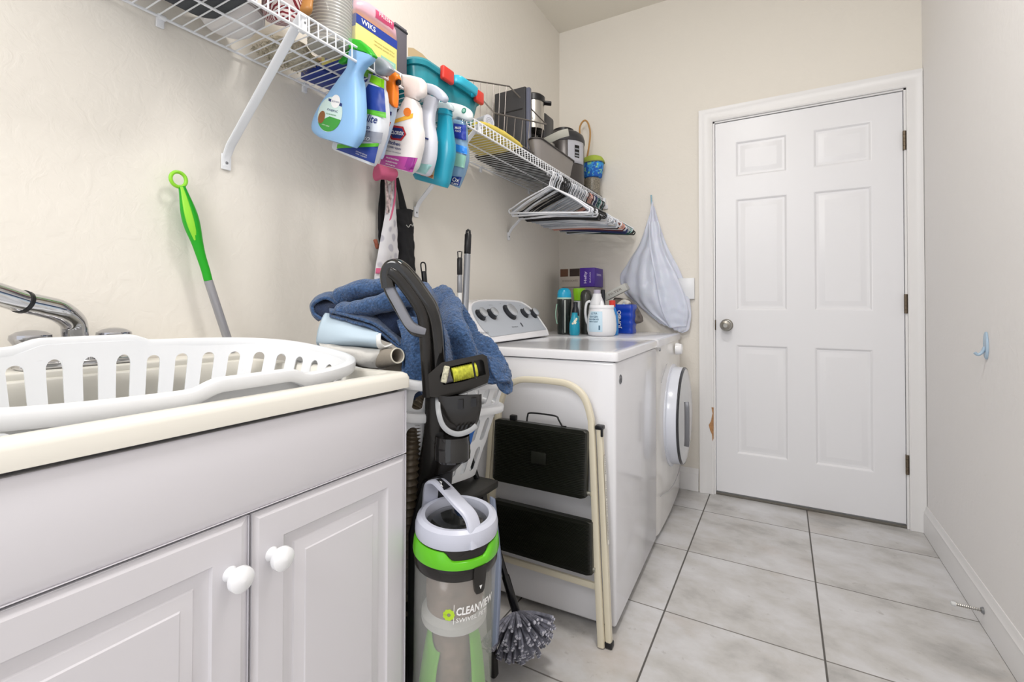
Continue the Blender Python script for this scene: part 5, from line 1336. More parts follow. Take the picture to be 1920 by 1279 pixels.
# stack of clear plastic lids in a bag
o = thing('plastic_cups', 'tall ribbed stack of clear plastic cups in a shiny bag beside the striped towel', 'cups', (.20, .905, SZ_))
b = B(); pr = []
for k in range(34): z = .004 + k * .0085; pr += [(.050 + k * .0002, z), (.055 + k * .0002, z + .0035), (.0545 + k * .0002, z + .0065)]
b.lathe(pr, (.222, .845, SZ_), 40); b.build('stack', mat('clear_ribbed_plastic', '#b9b5a9', .2, alpha=.85), o, smooth=25)
b = B()
rs = []
for k in range(16):
    z = SZ_ + .002 + k * .02; rs.append([Vector((0.227 + (.060 + .006 * noise.noise(Vector((math.cos(a) * 3, math.sin(a) * 3, z * 40)))) * math.cos(a), 0.851 + (.060 + .006 * noise.noise(Vector((math.cos(a) * 3 + 9, math.sin(a) * 3, z * 40)))) * math.sin(a), z)) for a in [2*PI*q/30 for q in range(30)]])
b.rings(rs, cap0=False, cap1=False); b.build('bag', mat('shiny_clear_film', '#e8eaf0', .06, alpha=.22, coat=1), o, smooth=50)
o = thing('snack_bag', 'small pack with a golden brown knot picture, against the cup stack', 'snack pack', tuple(at(580, 8, 'x', .25)))
b = B(); lobe(b, [at(572, 26, 'x', .262), at(576, -6, 'x', .262), at(578, -40, 'x', .262)], (.022, .022), .5, .003); b.build('pack', C_('snack_brown', '#b07a3e'), o, smooth=60)
# fluffy cream duster pad near the wall
M_FL = mat('cream_fleece', '#d5cdb9', 1, bump=1, bscale=120, bdist=.008, var=.3, vscale=90)
b = B(); random.seed(5)
lobe(b, [Vector((.055, .78, SZ_ + .022)), Vector((.085, .83, SZ_ + .028)), Vector((.06, .885, SZ_ + .024))], (.042, .045), .55, .012, n=34, seed=7)
for k in range(260):
    a = random.uniform(0, 1); p = Vector((.07 + random.uniform(-.05, .055), .755 + a * .14, SZ_ + .004 + random.uniform(0, .02))); q = p + Vector((random.uniform(-.02, .02), random.uniform(-.02, .02), random.uniform(-.001, .012))); b.tube([p, (p + q) / 2 + Vector((0, 0, .004)), q], [.0022, .0018, .0008], 4)
o = b.build('fleece_duster', M_FL, None, smooth=70); tag(o, 'shaggy cream fleece pad resting on the wires beside the wall', 'duster', kind='stuff')
# blue and tan flat boxes behind
o = thing('flat_box', 'flat royal blue box with tan picture lying deep on the wire shelf', 'box', (.078, .975, SZ_))
b = B(); b.box((.078, .975, SZ_ + .012), (.10, .15, .022), .001, (0, 0, R(-8))); b.build('carton', C_('carton_blue', '#243f9a'), o)
b = B(); b.box((.100, .93, SZ_ + .034), (.05, .05, .02), .004, (0, 0, R(10))); b.build('tan_sleeve', C_('tan_print', '#c8a988'), o)
o = thing('black_case', 'black case with small white dots lying near the wall on the wires', 'case', (.06, 1.14, SZ_))
b = B(); b.box((.075, 1.145, SZ_ + .015), (.11, .19, .028), .003); cs = b.build('case', C_('black_card', '#23262e'), o)
for k in range(12):
    b = B(); b.lathe([(0, 0), (.0035, 0), (0, .0003)], (.045 + (k % 3) * .028, 1.07 + (k // 3) * .045, SZ_ + .0008), 10, (0, 0, -1)); b.build('dot', INKW, cs)
# blue and yellow cracker box
bx, by_a, by_b = .272, .888, 1.045
zt = SZ_ + .112
o = thing('carton_box', 'blue and yellow cardboard box standing above the pale blue spray bottle', 'box', (.2, .96, SZ_))
b = B(); b.box2((.135, by_a, SZ_ + .001), (bx, by_b, zt), .0012); ct = b.build('carton', C_('carton_yellow', '#eadf86'), o)
def face(y0_, y1_, z0_, z1_, e=.0006): return lambda b: b.f([b.v((bx + e, y, z)) for y, z in ((y0_, z0_), (y1_, z0_), (y1_, z1_), (y0_, z1_))])
part(None, 'blue_header', C_('carton_blue', '#243f9a'), ct, face(by_a, by_b, zt - .026, zt - .0005))
b = B(); b.box2((.1345, by_a - .0004, SZ_ + .0003), (bx + .0003, by_b + .0004, SZ_ + .0012)); b.build('blue_base', C_('carton_blue', '#243f9a'), ct)
part(None, 'blue_footer', C_('carton_blue', '#243f9a'), ct, face(by_a, by_b, SZ_ + .002, SZ_ + .010))
part(None, 'aqua_panel', C_('label_seafoam', '#93c6b4'), ct, face(by_a + .092, by_b - .006, SZ_ + .020, SZ_ + .040))
part(None, 'side_header', C_('carton_blue', '#243f9a'), ct, lambda b: b.f([b.v((x, by_a - .0006, z)) for x, z in ((.136, zt - .034), (bx, zt - .034), (bx, zt - .0005), (.136, zt - .0005))]))
part(None, 'side_panel', C_('side_violet', '#7478a8'), ct, lambda b: b.f([b.v((x, by_a - .0006, z)) for x, z in ((.15, SZ_ + .01), (bx - .022, SZ_ + .01), (bx - .022, zt - .042), (.15, zt - .042))]))
b = B(); b.text('WIKS', .020, lambda x, y: Vector((bx + .0012, by_a + .045 + x, zt - .013 + y)), width=.052, bold=.0004)
b.text('SINGLE SERVE', .005, lambda x, y: Vector((bx + .0013, by_a + .125 + x, SZ_ + .032 + y)), width=.035)
b.build('carton_print', INKW, ct, smooth=0)
b = B()
for k in range(2): b.text('ORIGINAL BAKED STYLE', .006, lambda x, y, k=k: Vector((bx + .0010, by_a + .105 + x, SZ_ + .068 - k * .010 + y)), width=.08)
b.build('carton_small_print', C_('print_olive', '#8c8448'), ct, smooth=0)
b = B()
for k in range(2): b.f([b.v((x, by_a - .0010, z)) for x, z in ((.165, zt - .016 - k*.009), (bx - .03, zt - .016 - k*.009), (bx - .03, zt - .012 - k*.009), (.165, zt - .012 - k*.009))])
b.build('side_lines', INKW, ct, smooth=0)
# pink pack on top
o = thing('pink_pack', 'pink and white soft pack lying on the blue and yellow box', 'pack', (.2, .96, zt))
b = B()
rs = []
for k in range(15):
    t = k / 14; y = .880 + t * .175; h_ = .030 * math.sin(PI * min(1, max(.03, t * .97 + .02))) ** .35 + .002; w_ = .062 * (1 - .25 * abs(2*t - 1) ** 6)
    rs.append(sring((.215, y, zt + .003 + h_), (w_, 0, 0), (0, 0, h_ + .004 * noise.noise(Vector((y * 60, 0, 0)))), 2.8, 28))
b.rings(rs); b.build('pouch', C_('pale_pink_film', '#e9b9c6', rough=.3), o, smooth=60)
b = B(); b.grid(lambda u, v: Vector((.2785 - .003 * abs(2*v-1) ** 2, .955 + u * .07, zt + .022 + v * .024)), 6, 6); b.build('rose_panel', C_('rose_print', '#cf4f78'), o, smooth=0)
b = B(); b.text('FRESH', .014, lambda x, y: Vector((.2805, .99 + x, zt + .035 + y)), width=.05); b.build('pack_print', INKW, o, smooth=0)
o = thing('slim_pack', 'grey blue and red printed packet upright behind the pink pack', 'pack', (.2, .90, zt))
b = B(); b.box((.225, .878, zt + .042), (.08, .012, .062), .003, (0, 0, R(6))); b.build('packet', C_('slate_print', '#6f8494'), o); 
b = B(); b.box((.195, .8705, zt + .045), (.014, .002, .06), .0005, (0, R(14), R(6))); b.build('red_stripe', RED, o)
# dark grey box
o = thing('grey_box', 'tall dark grey box behind the blue and yellow box', 'box', (.18, 1.09, SZ_))
b = B(); b.box2((.10, 1.056, SZ_ + .001), (.254, 1.108, SZ_ + .182), .002); b.build('carton', C_('slate_card', '#615e66', rough=.6), o)
b = B(); b.box2((.098, 1.054, SZ_ + .168), (.2560, 1.110, SZ_ + .174), .0008); b.build('lid_seam', C_('black_card', '#23262e'), o)
# tan board
b = B(); P_ = [(765, 89), (775, 90), (792, 101), (812, 122), (826, 134), (790, 142), (765, 146)]
b.rings([[at(x, y, 'x', .10) for x, y in P_], [at(x, y, 'x', .108) for x, y in P_]]); 
o = b.build('wooden_board', C_('tan_board', '#c3ab85', rough=.6), None, smooth=30); 
tag(o, 'curved tan board standing between the dark grey box and teal container', 'board')
# teal container with red latches
o = thing('food_container', 'teal lidded food container with red side latches and blue carry handle', 'container', (.19, 1.33, SZ_))
yA, yB = 1.135, 1.50
def ry(t): return yA + (yB - yA) * t
b = B(); b.rings([rrect(.09, .262, yA + .02, yB - .02, SZ_ + .001, .04), rrect(.08, .276, yA, yB, SZ_ + .085, .05), rrect(.08, .276, yA, yB, SZ_ + .090, .05)]); b.build('tub', mat('teal_tub', '#2b8d9b', .25), o)
b = B(); b.rings([rrect(.074, .284, yA - .006, yB + .006, SZ_ + .0905, .05), rrect(.072, .287, yA - .008, yB + .008, SZ_ + .104, .05), rrect(.08, .279, yA, yB, SZ_ + .116, .05), rrect(.10, .25, yA + .03, yB - .03, SZ_ + .119, .04)]); b.build('lid', mat('teal_lid', '#1d8797', .3), o)
b = B(); b.rings([rrect(.084, .26, yA + .004, yA + .14, SZ_ + .1175, .05), rrect(.088, .256, yA + .008, yA + .136, SZ_ + .126, .05)]); b.build('white_cap', C_('off_white_plastic', '#d5d6d6'), o)
for yy, w_ in ((1.262, .060), (1.452, .050)):
    b = B(); b.box((.292, yy, SZ_ + .098), (.018, w_, .046), .006, None, 3); b.build('latch', C_('latch_red', '#d23a30', rough=.3), o)
b = B(); b.tube(smooth_path([(.285, 1.296, SZ_ + .100), (.306, 1.302, SZ_ + .098), (.316, 1.32, SZ_ + .094), (.316, 1.39, SZ_ + .094), (.306, 1.412, SZ_ + .098), (.285, 1.418, SZ_ + .100)], 5), 1, 12, sq=(.014, .006), up=(0, 0, 1)); b.build('carry_handle', C_('handle_cyan', '#35b4d0', rough=.25), o)
# dark baking sheet lying on the wires
o = thing('baking_sheet', 'wide black baking sheet lying flat on the wires under the roll and pans', 'baking sheet', (.16, 1.88, SZ_))
b = B(); b.rings([rrect(.045, .275, 1.80, 1.965, SZ_ + .001, .02), rrect(.035, .285, 1.79, 1.975, SZ_ + .014, .024), rrect(.033, .287, 1.788, 1.977, SZ_ + .014, .024), rrect(.037, .283, 1.792, 1.973, SZ_ + .016, .024), rrect(.047, .273, 1.802, 1.963, SZ_ + .003, .02)]); b.build('sheet', C_('black_steel', '#2b2a29', rough=.45, metal=.4), o)
b = B(); b.box((.16, 1.88, SZ_ + .0045), (.16, .12, .002), .0004); b.build('liner', C_('dark_liner', '#3a3836', rough=.9), o)
# yellow bag
o = thing('yellow_bag', 'flat yellow packet lying on the wires past the teal container', 'bag', (.2, 1.60, SZ_))
b = B()
rs = []
for k in range(13):
    t = k / 12; y = 1.465 + t * .315; h_ = .024 * math.sin(PI * (t * .94 + .03)) ** .4 + .001
    rs.append(sring((.165 + .02 * t, y, SZ_ + .0012 + h_), (.115 + .003 * noise.noise(Vector((y * 30, 2, 0))), 0, 0), (0, 0, h_), 2.6, 30))
b.rings(rs); b.build('pouch', mat('yellow_film', '#dfc95c', .35, bump=.4, bscale=50, bdist=.006), o, smooth=60)
# rolled liner
o = thing('liner_roll', 'grey white roll of shelf liner with a spiral end, in front of the wire rack', 'roll', (.24, 1.50, SZ_ + .04))
c1 = at(917, 229, 'x', .262); d_ = Vector((-.15, .035, .0)).normalized(); c2 = c1 + d_ * .16
if c1.z < SZ_ + .06: pass
b = B(); rr0 = .030
b.lathe([(0, 0), (rr0 - .001, 0), (rr0, .001), (rr0, .158), (rr0 - .001, .16), (0, .16)], c1, 36, d_); ro = b.build('roll', stripes('liner_grey', '#a9abb3', '#c9ccd6', 160, 'X', (0, 0, 0), 0), o, smooth=40)
b = B(); u_, w_ = frame(d_); b.tube([c1 - d_ * .0006 + (u_ * math.cos(a) + w_ * math.sin(a)) * (.003 + a * .00105) for a in [k * .3 for k in range(62)]], .0007, 4); b.build('spiral', C_('spiral_grey', '#7c7f88'), ro)
b = B(); b.lathe([(0, 0), (rr0 - .001, 0), (0, .0002)], c1 - d_ * .0002, 30, -d_); b.build('roll_end', C_('liner_pale', '#cdd0dc'), ro)
# wire dish rack
M_RK = mat('dark_chrome_wire', '#7d7773', .35, .6)
o = thing('dish_rack', 'dark wire dish drying rack standing open in front of the coffee maker', 'dish rack', (.16, 1.78, SZ_ + .02))
zb_, zr_ = SZ_ + .040, SZ_ + .205
b = B()
up_ = [tuple(at(868, 148, 'x', .06)), tuple(at(955, 162, 'x', .135)), tuple(at(1024, 233, 'x', .275)), tuple(at(927, 212, 'x', .275))]
b.tube([Vector(p) for p in up_], .0034, 6, closed=True)
lo_ = [(.06, 1.69, zb_), (.125, 1.93, zb_), (.262, 2.05, zb_), (.262, 1.61, zb_)]
b.tube([Vector(p) for p in lo_], .0026, 6, closed=True); b.build('frame', M_RK, o, smooth=60)
def lerp(a, c, t): return Vector(a) + (Vector(c) - Vector(a)) * t
for k in range(7):
    t = (k + .5) / 7
    for A_, B_2, C_2, D_2 in ((up_[0], up_[1], lo_[0], lo_[1]), (up_[3], up_[2], lo_[3], lo_[2])):
        b = B(); b.tube([lerp(A_, B_2, t), lerp(C_2, D_2, t)], .0017, 5); b.build('bar', M_RK, o)
for k in range(8):
    y = 1.66 + k * .042
    b = B(); b.tube(smooth_path([(.10, y, zb_), (.105, y + .012, zb_ + .07), (.115, y + .016, zb_ + .085), (.135, y + .016, zb_ + .085), (.145, y + .012, zb_ + .07), (.15, y, zb_)], 3), .0017, 5); b.build('plate_loop', M_RK, o)
for k in range(5):
    t = (k + .5) / 5
    b = B(); b.tube([lerp(lo_[0], lo_[1], t), lerp(lo_[3], lo_[2], t)], .0017, 5); b.build('floor_wire', M_RK, o)
for p in ((.06, 1.69), (.262, 1.61), (.125, 1.93), (.262, 2.05)):
    b = B(); b.tube([(p[0], p[1], zb_), (p[0], p[1], SZ_ + .002 + (.014 if p[1] > 0 else 0))], .004, 8); b.build('foot', M_BLACKP, o)
# coffee maker
o = thing('coffee_maker', 'black and steel coffee maker behind the wire rack on the shelf', 'coffee maker', (.13, 2.1300, SZ_))
b = B(); b.box2((.030, 1.9820, SZ_ + 0.0010), (.205, 2.0450, SZ_ + 0.3784), .006); b.build('tower', C_('black_appliance', '#323235', rough=.4), o)
b = B(); b.box2((.050, 1.9805, SZ_ + 0.2687), (.190, 1.9825, SZ_ + 0.2741)); b.build('tower_seam', M_BLACKG, o)
b = B(); b.box2((.206, 1.9840, SZ_ + 0.0200), (.226, 2.0060, SZ_ + 0.3709), .005); b.build('water_window', C_('smoke_blue', '#5c6072', rough=.2), o)
b = B(); b.cyl((.180, 2.1060, SZ_ + 0.2042), (.180, 2.1060, SZ_ + 0.3418), .058, 40); b.build('steel_brew_head', mat('brushed_steel', '#bdbab4', .25, .9), o)
b = B(); b.lathe([(0, .342), (.062, .342), (.062, .370), (.05, .380), (0, .381)], (.180, 2.1060, SZ_), 36); b.build('head_lid', M_BLACKP, o)
b = B(); b.box((.225, 2.1500, SZ_ + 0.3548), (.07, .035, .012), .004, (0, R(8), R(25))); b.build('lid_tab', M_BLACKP, o)
b = B(); b.lathe([(0, .012), (.05, .012), (.055, .03), (.055, .12), (.048, .15), (.045, .18), (0, .182)], (.160, 2.1080, SZ_), 32); b.build('carafe', M_BLACKG, o)
b = B(); b.box2((.06, 2.1760, SZ_ + 0.0010), (.215, 2.2900, SZ_ + 0.3225), .012); b.build('side_column', C_('black_appliance', '#323235'), o)
b = B(); b.box2((.058, 2.1740, SZ_ + 0.1774), (.217, 2.2920, SZ_ + 0.1913), .002); b.build('chrome_band', mat('brushed_steel', '#bdbab4'), o)
b = B(); b.box2((.045, 2.0450, SZ_ + 0.0010), (.22, 2.1760, SZ_ + 0.0120), .003); b.build('base', M_BLACKP, o)
# roasting pan
o = thing('roasting_pan', 'grey rectangular roasting pan with a dark rolled rim at the shelf front', 'pan', (.19, 2.22, SZ_))
pa_, pb_ = 1.935, 2.375
b = B(); r0, r1 = rrect(.238, .290, pa_ + .03, pb_ - .03, SZ_ + .001, .03), rrect(.229, .302, pa_, pb_, SZ_ + .100, .04)
b.rings([r0, r1, rrect(.232, .299, pa_ + .003, pb_ - .003, SZ_ + .100, .04), rrect(.241, .287, pa_ + .033, pb_ - .033, SZ_ + .004, .03)]); b.build('pan_body', C_('warm_grey_metal', '#8f8a87', rough=.35, metal=.3), o)
b = B(); b.tube(rrect(.228, .305, pa_ - .003, pb_ + .003, SZ_ + .101, .042), .0035, 8, closed=True); b.build('rim', C_('dark_rim', '#3c3836', rough=.4), o)
b = B(); b.tube(smooth_path([(.25, pb_ - .02, SZ_ + .088), (.25, pb_ + .012, SZ_ + .10), (.285, pb_ + .012, SZ_ + .10), (.285, pb_ - .02, SZ_ + .088)], 4), .004, 8); b.build('handle', C_('dark_rim', '#3c3836'), o)
# pressure cooker
o = thing('pressure_cooker', 'round dark grey multicooker with a pale control panel behind the roasting pan', 'cooker', (.10, 2.57, SZ_))
pc = (.165, 2.520, SZ_)
b = B(); b.lathe([(0, .001), (.11, .001), (.118, .01), (.122, .05), (.122, .262), (.118, .275), (0, .275)], pc, 56); b.build('housing', C_('graphite_housing', '#4e4a49', rough=.3, metal=.4), o)
b = B(); b.lathe([(.1225, .25), (.125, .255), (.125, .275), (.117, .300), (.095, .318), (.07, .325), (.065, .325), (0, .325)], pc, 56, cap0=False); b.build('lid', C_('black_appliance', '#323235'), o)
b = B(); b.lathe([(.05, .325), (.062, .329), (.062, .343), (.055, .348), (0, .348)], pc, 40); b.build('lid_knob', M_BLACKP, o)
b = B(); aa = math.atan2(-.82, .57)
b.grid(lambda u, v: Vector(pc) + Vector((.1245 * math.cos(-.95 + u * .95), .1245 * math.sin(-.95 + u * .95), .125 + v * .125)), 14, 6); cp_ = b.build('control_panel', C_('silver_panel', '#b9bac2', rough=.3), o, solid=.002)
b = B()
b.grid(lambda u, v: Vector(pc) + Vector((.1262 * math.cos(-.62 + u * .26), .1262 * math.sin(-.62 + u * .26), .155 + v * .07)), 8, 3); dsp = b.build('display', M_BLACKG, cp_)
b = B()
for z0 in (.162, .178, .200): b.grid(lambda u, v, z0=z0: Vector(pc) + Vector((.1266 * math.cos(-.60 + u * .22), .1266 * math.sin(-.60 + u * .22), z0 + v * .008)), 6, 1)
b.build('display_lines', C_('display_grey', '#8d9198'), dsp, smooth=0)
# glass lid with a strap handle leaning on the cooker
o = thing('pan_lid', 'smoky glass pan lid with a pale grey strap handle tilted behind the roasting pan', 'lid', (.18, 2.45, SZ_ + .09))
lc = Vector((.150, 2.350, SZ_ + .150)); ln = Vector((.45, -.70, .55)).normalized()
b = B(); b.lathe([(.095, -.001), (.095, .002), (.07, .010), (.03, .016), (0, .018)], lc, 44, ln, cap0=False); b.build('glass', mat('smoky_glass', '#6f7378', .08, alpha=.75, coat=.6), o)
b = B(); b.tube([lc + (frame(ln)[0] * math.cos(a) + frame(ln)[1] * math.sin(a)) * .095 for a in [2*PI*k/44 for k in range(44)]], .003, 8, closed=True); b.build('rim', C_('dark_rim', '#3c3836'), o)
b = B(); s0 = dist(1018, 268, 2.33); s1 = dist(1066, 248, 2.28)
b.tube(smooth_path([s0, (s0 + s1) / 2 + Vector((.02, -.01, .006)), s1], 6), 1, 10, sq=(.018, .004), up=(0, -.4, 1)); b.build('strap_handle', C_('pale_strap', '#a9a89e', rough=.5), o)
# cane-handled basket, lunch bag, black tray at the far end
o = thing('woven_basket', 'small basket with a tall bent cane handle at the far end of the shelf', 'basket', (.148, 2.77, SZ_))
b = B(); b.lathe([(0, .002), (.034, .002), (.040, .06), (.042, .085), (.038, .085), (.034, .01), (0, .01)], (.148, 2.768, SZ_), 32); b.build('bowl', C_('woven_cane', '#8a7250', rough=.8), o)
hA, hT = at(1086, 262, 'y', 2.77), at(1096, 226, 'y', 2.77); hx = hT.x
b = B(); b.tube(smooth_path([tuple(p) for p in (Vector((.112, 2.768, SZ_ + .078)), Vector((hx - .036, 2.768, hA.z - .02)), Vector((hx - .030, 2.769, hT.z - .035)), Vector((hx, 2.77, hT.z)), Vector((hx + .028, 2.77, hT.z - .035)), Vector((hx + .034, 2.77, hA.z - .02)), Vector((.184, 2.768, SZ_ + .078)))], 6), .0055, 8); b.build('cane_handle', C_('cane', '#b98d55', rough=.5), o)
def checks():
    m = mat('blue_check_fabric', '#2a6fd0', .7); nt = m.node_tree; bb = nt.nodes['Principled BSDF']; tc = nt.nodes.new('ShaderNodeTexCoord'); mp_ = nt.nodes.new('ShaderNodeMapping'); mp_.inputs['Rotation'].default_value = (R(45), R(20), R(45)); c = nt.nodes.new('ShaderNodeTexVoronoi'); c.inputs['Scale'].default_value = 85
    r = nt.nodes.new('ShaderNodeValToRGB'); e = r.color_ramp.elements; r.color_ramp.interpolation = 'CONSTANT'; e[0].color = lin('#2464c4'); e[1].position = .55; e[1].color = lin('#3f9be0'); q = r.color_ramp.elements.new(.74); q.color = lin('#8ed0a0'); nt.links.new(tc.outputs['Object'], mp_.inputs[0]); nt.links.new(mp_.outputs[0], c.inputs['Vector']); nt.links.new(c.outputs['Color'], r.inputs[0]); nt.links.new(r.outputs[0], bb.inputs['Base Color']); return m
o = thing('lunch_bag', 'bright blue patterned lunch bag with a lime green zipped lid at the far shelf end', 'bag', (.27, 2.77, SZ_ + .112))
lb = Vector((.262, 2.755, 0))
b = B(); b.rings([sring((lb.x, lb.y, z), (rx, 0, 0), (0, ry_, 0), 2.6, 36) for z, rx, ry_ in ((SZ_ + .112, .046, .042), (SZ_ + .118, .052, .047), (SZ_ + .195, .064, .052), (SZ_ + .202, .063, .050))]); b.build('body', checks(), o, smooth=60)
b = B(); b.rings([sring((lb.x, lb.y, z), (rx, 0, 0), (0, ry_, 0), 2.6, 36) for z, rx, ry_ in ((SZ_ + .202, .064, .052), (SZ_ + .206, .068, .054), (SZ_ + .216, .068, .054), (SZ_ + .235, .056, .046), (SZ_ + .246, .03, .03))]); b.build('lid', C_('lime_fabric', '#a9bd4a', rough=.8), o, smooth=60)
b = B(); b.tube([p + Vector((0, 0, 0)) for p in sring((lb.x, lb.y, SZ_ + .203), (.0685, 0, 0), (0, .055, 0), 2.6, 40)], .0035, 6, closed=True); b.build('zip_binding', C_('olive_binding', '#8d9560', rough=.8), o)
o = thing('glass_jar', 'clear jar full of grey beige pieces standing under the lunch bag', 'jar', (.23, 2.77, SZ_))
b = B(); b.lathe([(.0, .001), (.046, .001), (.048, .01), (.048, .104), (.042, .1105), (0, .1115)], (lb.x - .004, lb.y, SZ_), 32); b.build('jar', mat('speckled_fill', '#8f887a', .3, var=.6, vscale=160), o)
b = B(); b.rings([[(.315, 2.60, SZ_ + .012), (.325, 2.60, SZ_ + .012), (.325, 2.60, SZ_ + .022), (.315, 2.60, SZ_ + .022)], [(.315, 2.80, SZ_ + .012), (.325, 2.80, SZ_ + .012), (.325, 2.80, SZ_ + .022), (.315, 2.80, SZ_ + .022)]]); b.bm.free()
o = thing('black_tray', 'black wire edged tray tilted at the far end of the shelf front', 'tray', (.24, 2.62, SZ_))
b = B(); q = [Vector((.185, 2.66, SZ_ + .092)), Vector((.185, 2.806, SZ_ + .02)), Vector((.299, 2.806, SZ_ + .006)), Vector((.299, 2.56, SZ_ + .006))]
b.tube(q, .0035, 6, closed=True); b.build('edge', M_BLACKP, o)
b = B(); b.f([b.v(p) for p in q]); b.build('mesh_floor', mat('black_mesh', '#22262a', .6, alpha=.7), o, smooth=0, solid=.001)

# ================================================================ THINGS ON THE DRYER
TZ = .8875
def stand(px, py): return at(px, py, 'z', TZ)
def lathed(name, label, cat, px, py, parts, n=32, sx=1, sy=1, loc=None, rot=0, group=None):
    p = loc or stand(px, py); o = thing(name, label, cat, (p.x, p.y, TZ), rot, group)
    for nm, prof, m in parts:
        b = B(); b.lathe(prof, (0, 0, 0), n, sx=sx, sy=sy); b.build(nm, m, o, world=False, smooth=45)
    return o, p
k9 = 2.30
# black bottle with blue cap
P1 = Vector((.262, 2.315, TZ)); k = .0
o, p = lathed('shampoo_bottle', 'tall black bottle with a domed bright blue cap beside the washer console', 'bottle', 0, 0, [
    ('bottle', [(0, .0005), (.034, .0005), (.037, .006), (.037, .06), (.033, .10), (.037, .14), (.039, .18), (.037, .186), (0, .186)], C_('black_bottle', '#1f2523', rough=.2)),
    ('cap_ring', [(.038, .186), (.0385, .192), (.037, .194), (0, .194)], C_('pale_green_ring', '#a9c6b8')),
    ('cap', [(0, .194), (.037, .194), (.037, .212), (.032, .232), (.02, .243), (0, .246)], C_('cyan_cap', '#1a9cc4', rough=.25))], loc=P1, sx=1.0, sy=.8, rot=R(30))
b = B(); b.box((.0005, -.0305, .095), (.006, .003, .17), .001); b.build('silver_stripe', C_('silver_print', '#b6bdb8'), o, world=False)
b = B(); b.tube(smooth_path([(-.039, -.006, .16), (-.045, -.006, .125), (-.045, -.006, .09), (-.038, -.006, .055)], 5), .003, 8); b.build('green_rib', C_('mint_rib', '#8fb5a3'), o, world=False)
o, p = lathed('dark_bottle', 'narrow black bottle with mint label between the blue capped and the teal bottle', 'bottle', 0, 0, [
    ('bottle', [(0, .0005), (.018, .0005), (.020, .006), (.020, .10), (.017, .13), (.012, .145), (.012, .17), (0, .172)], C_('ink_bottle', '#1a1c26', rough=.3))], loc=Vector((.322, 2.325, TZ)))
b = B(); b.lathe([(.0206, .075), (.0206, .098)], (0, 0, 0), 32, cap0=False, cap1=False); b.build('label', C_('mint_label', '#7fbfae'), o, world=False)
o, p = lathed('tall_spray_can', 'dark grey rounded cap can standing behind the small teal bottle', 'bottle', 0, 0, [
    ('can', [(0, .0005), (.031, .0005), (.031, .13), (0, .13)], C_('dark_can', '#2c2e2b')),
    ('cap', [(0, .13), (.030, .13), (.031, .15), (.031, .205), (.026, .225), (.015, .235), (0, .237)], C_('charcoal_cap', '#3a3a36', rough=.25))], loc=Vector((.352, 2.40, TZ)))
o, p = lathed('teal_bottle', 'small teal bottle with a white flower label in front of the dark can', 'bottle', 0, 0, [
    ('bottle', [(0, .0005), (.021, .0005), (.0255, .008), (.027, .03), (.026, .06), (.020, .085), (.015, .105), (.015, .115), (0, .116)], C_('teal_lotion', '#1d93ae', rough=.25))], loc=Vector((.345, 2.255, TZ)))
b = B(); random.seed(2)
for k in range(7):
    a = -1.15 + random.uniform(-.45, .45); z = .072 + random.uniform(-.014, .014); rr = .0255 if z < .07 else .0225
    b.lathe([(0, 0), (.0055, 0), (0, .0012)], (rr * math.cos(a), rr * math.sin(a), z), 8, (math.cos(a), math.sin(a), .15))
b.build('flower_print', C_('cream_flower', '#e4dfc8'), o, world=False)
# white jug
o, p = lathed('detergent_jug', 'wide white plastic tub with pale blue label in front of the bottle group', 'tub', 0, 0, [
    ('tub', [(0, .0005), (.058, .0005), (.067, .008), (.0725, .03), (.073, .06), (.069, .100), (.060, .130), (.058, .136), (0, .136)], C_('white_tub', '#e7e8ec', rough=.35)),
    ('lid', [(0, .136), (.060, .136), (.0615, .140), (.0615, .150), (.059, .1535), (0, .1545)], C_('white_lid', '#f0f1f5', rough=.3)),
    ('lid_tip', [(0, .1545), (.013, .1545), (.011, .163), (.004, .176), (0, .177)], C_('white_lid', '#f0f1f5'))], loc=Vector((.478, 2.285, TZ)), n=40)
def jm(a, z, e=.0008):
    K = [(0, .058), (.008, .067), (.03, .0725), (.06, .073), (.10, .069), (.13, .060), (.2, .058)]
    r_ = next(r0 + (r1 - r0) * (z - z0) / (z1 - z0) for (z0, r0), (z1, r1) in zip(K, K[1:]) if z <= z1)
    return Vector(((r_ + e) * math.cos(a), (r_ + e) * math.sin(a), z))
ja = -1.62
b = B(); b.grid(lambda u, v: jm(ja - .62 + u * 1.05, .022 + v * .100, .0010), 14, 8); jl = b.build('label', C_('pale_blue_label', '#c3dcec'), o, world=False)
b = B()
for t, z, s_, w_ in (('ULTRA', .112, .014, .040), ('OXYGEN', .096, .013, .050), ('STAIN REMOVER', .083, .011, .060), ('FREE & CLEAR', .072, .008, .05)): b.text(t, s_, lambda x, y, z=z: jm(ja - .22 + x / .073, z + y, .0018), width=w_, bold=.0002)
b.build('label_print', C_('label_slate', '#4f7088'), jl, world=False, smooth=0)
b = B(); b.grid(lambda u, v: jm(ja + .18 + u * .10, .032 + v * .022, .0019), 4, 4); b.build('ingredient_block', C_('label_slate', '#4f7088'), jl, world=False)
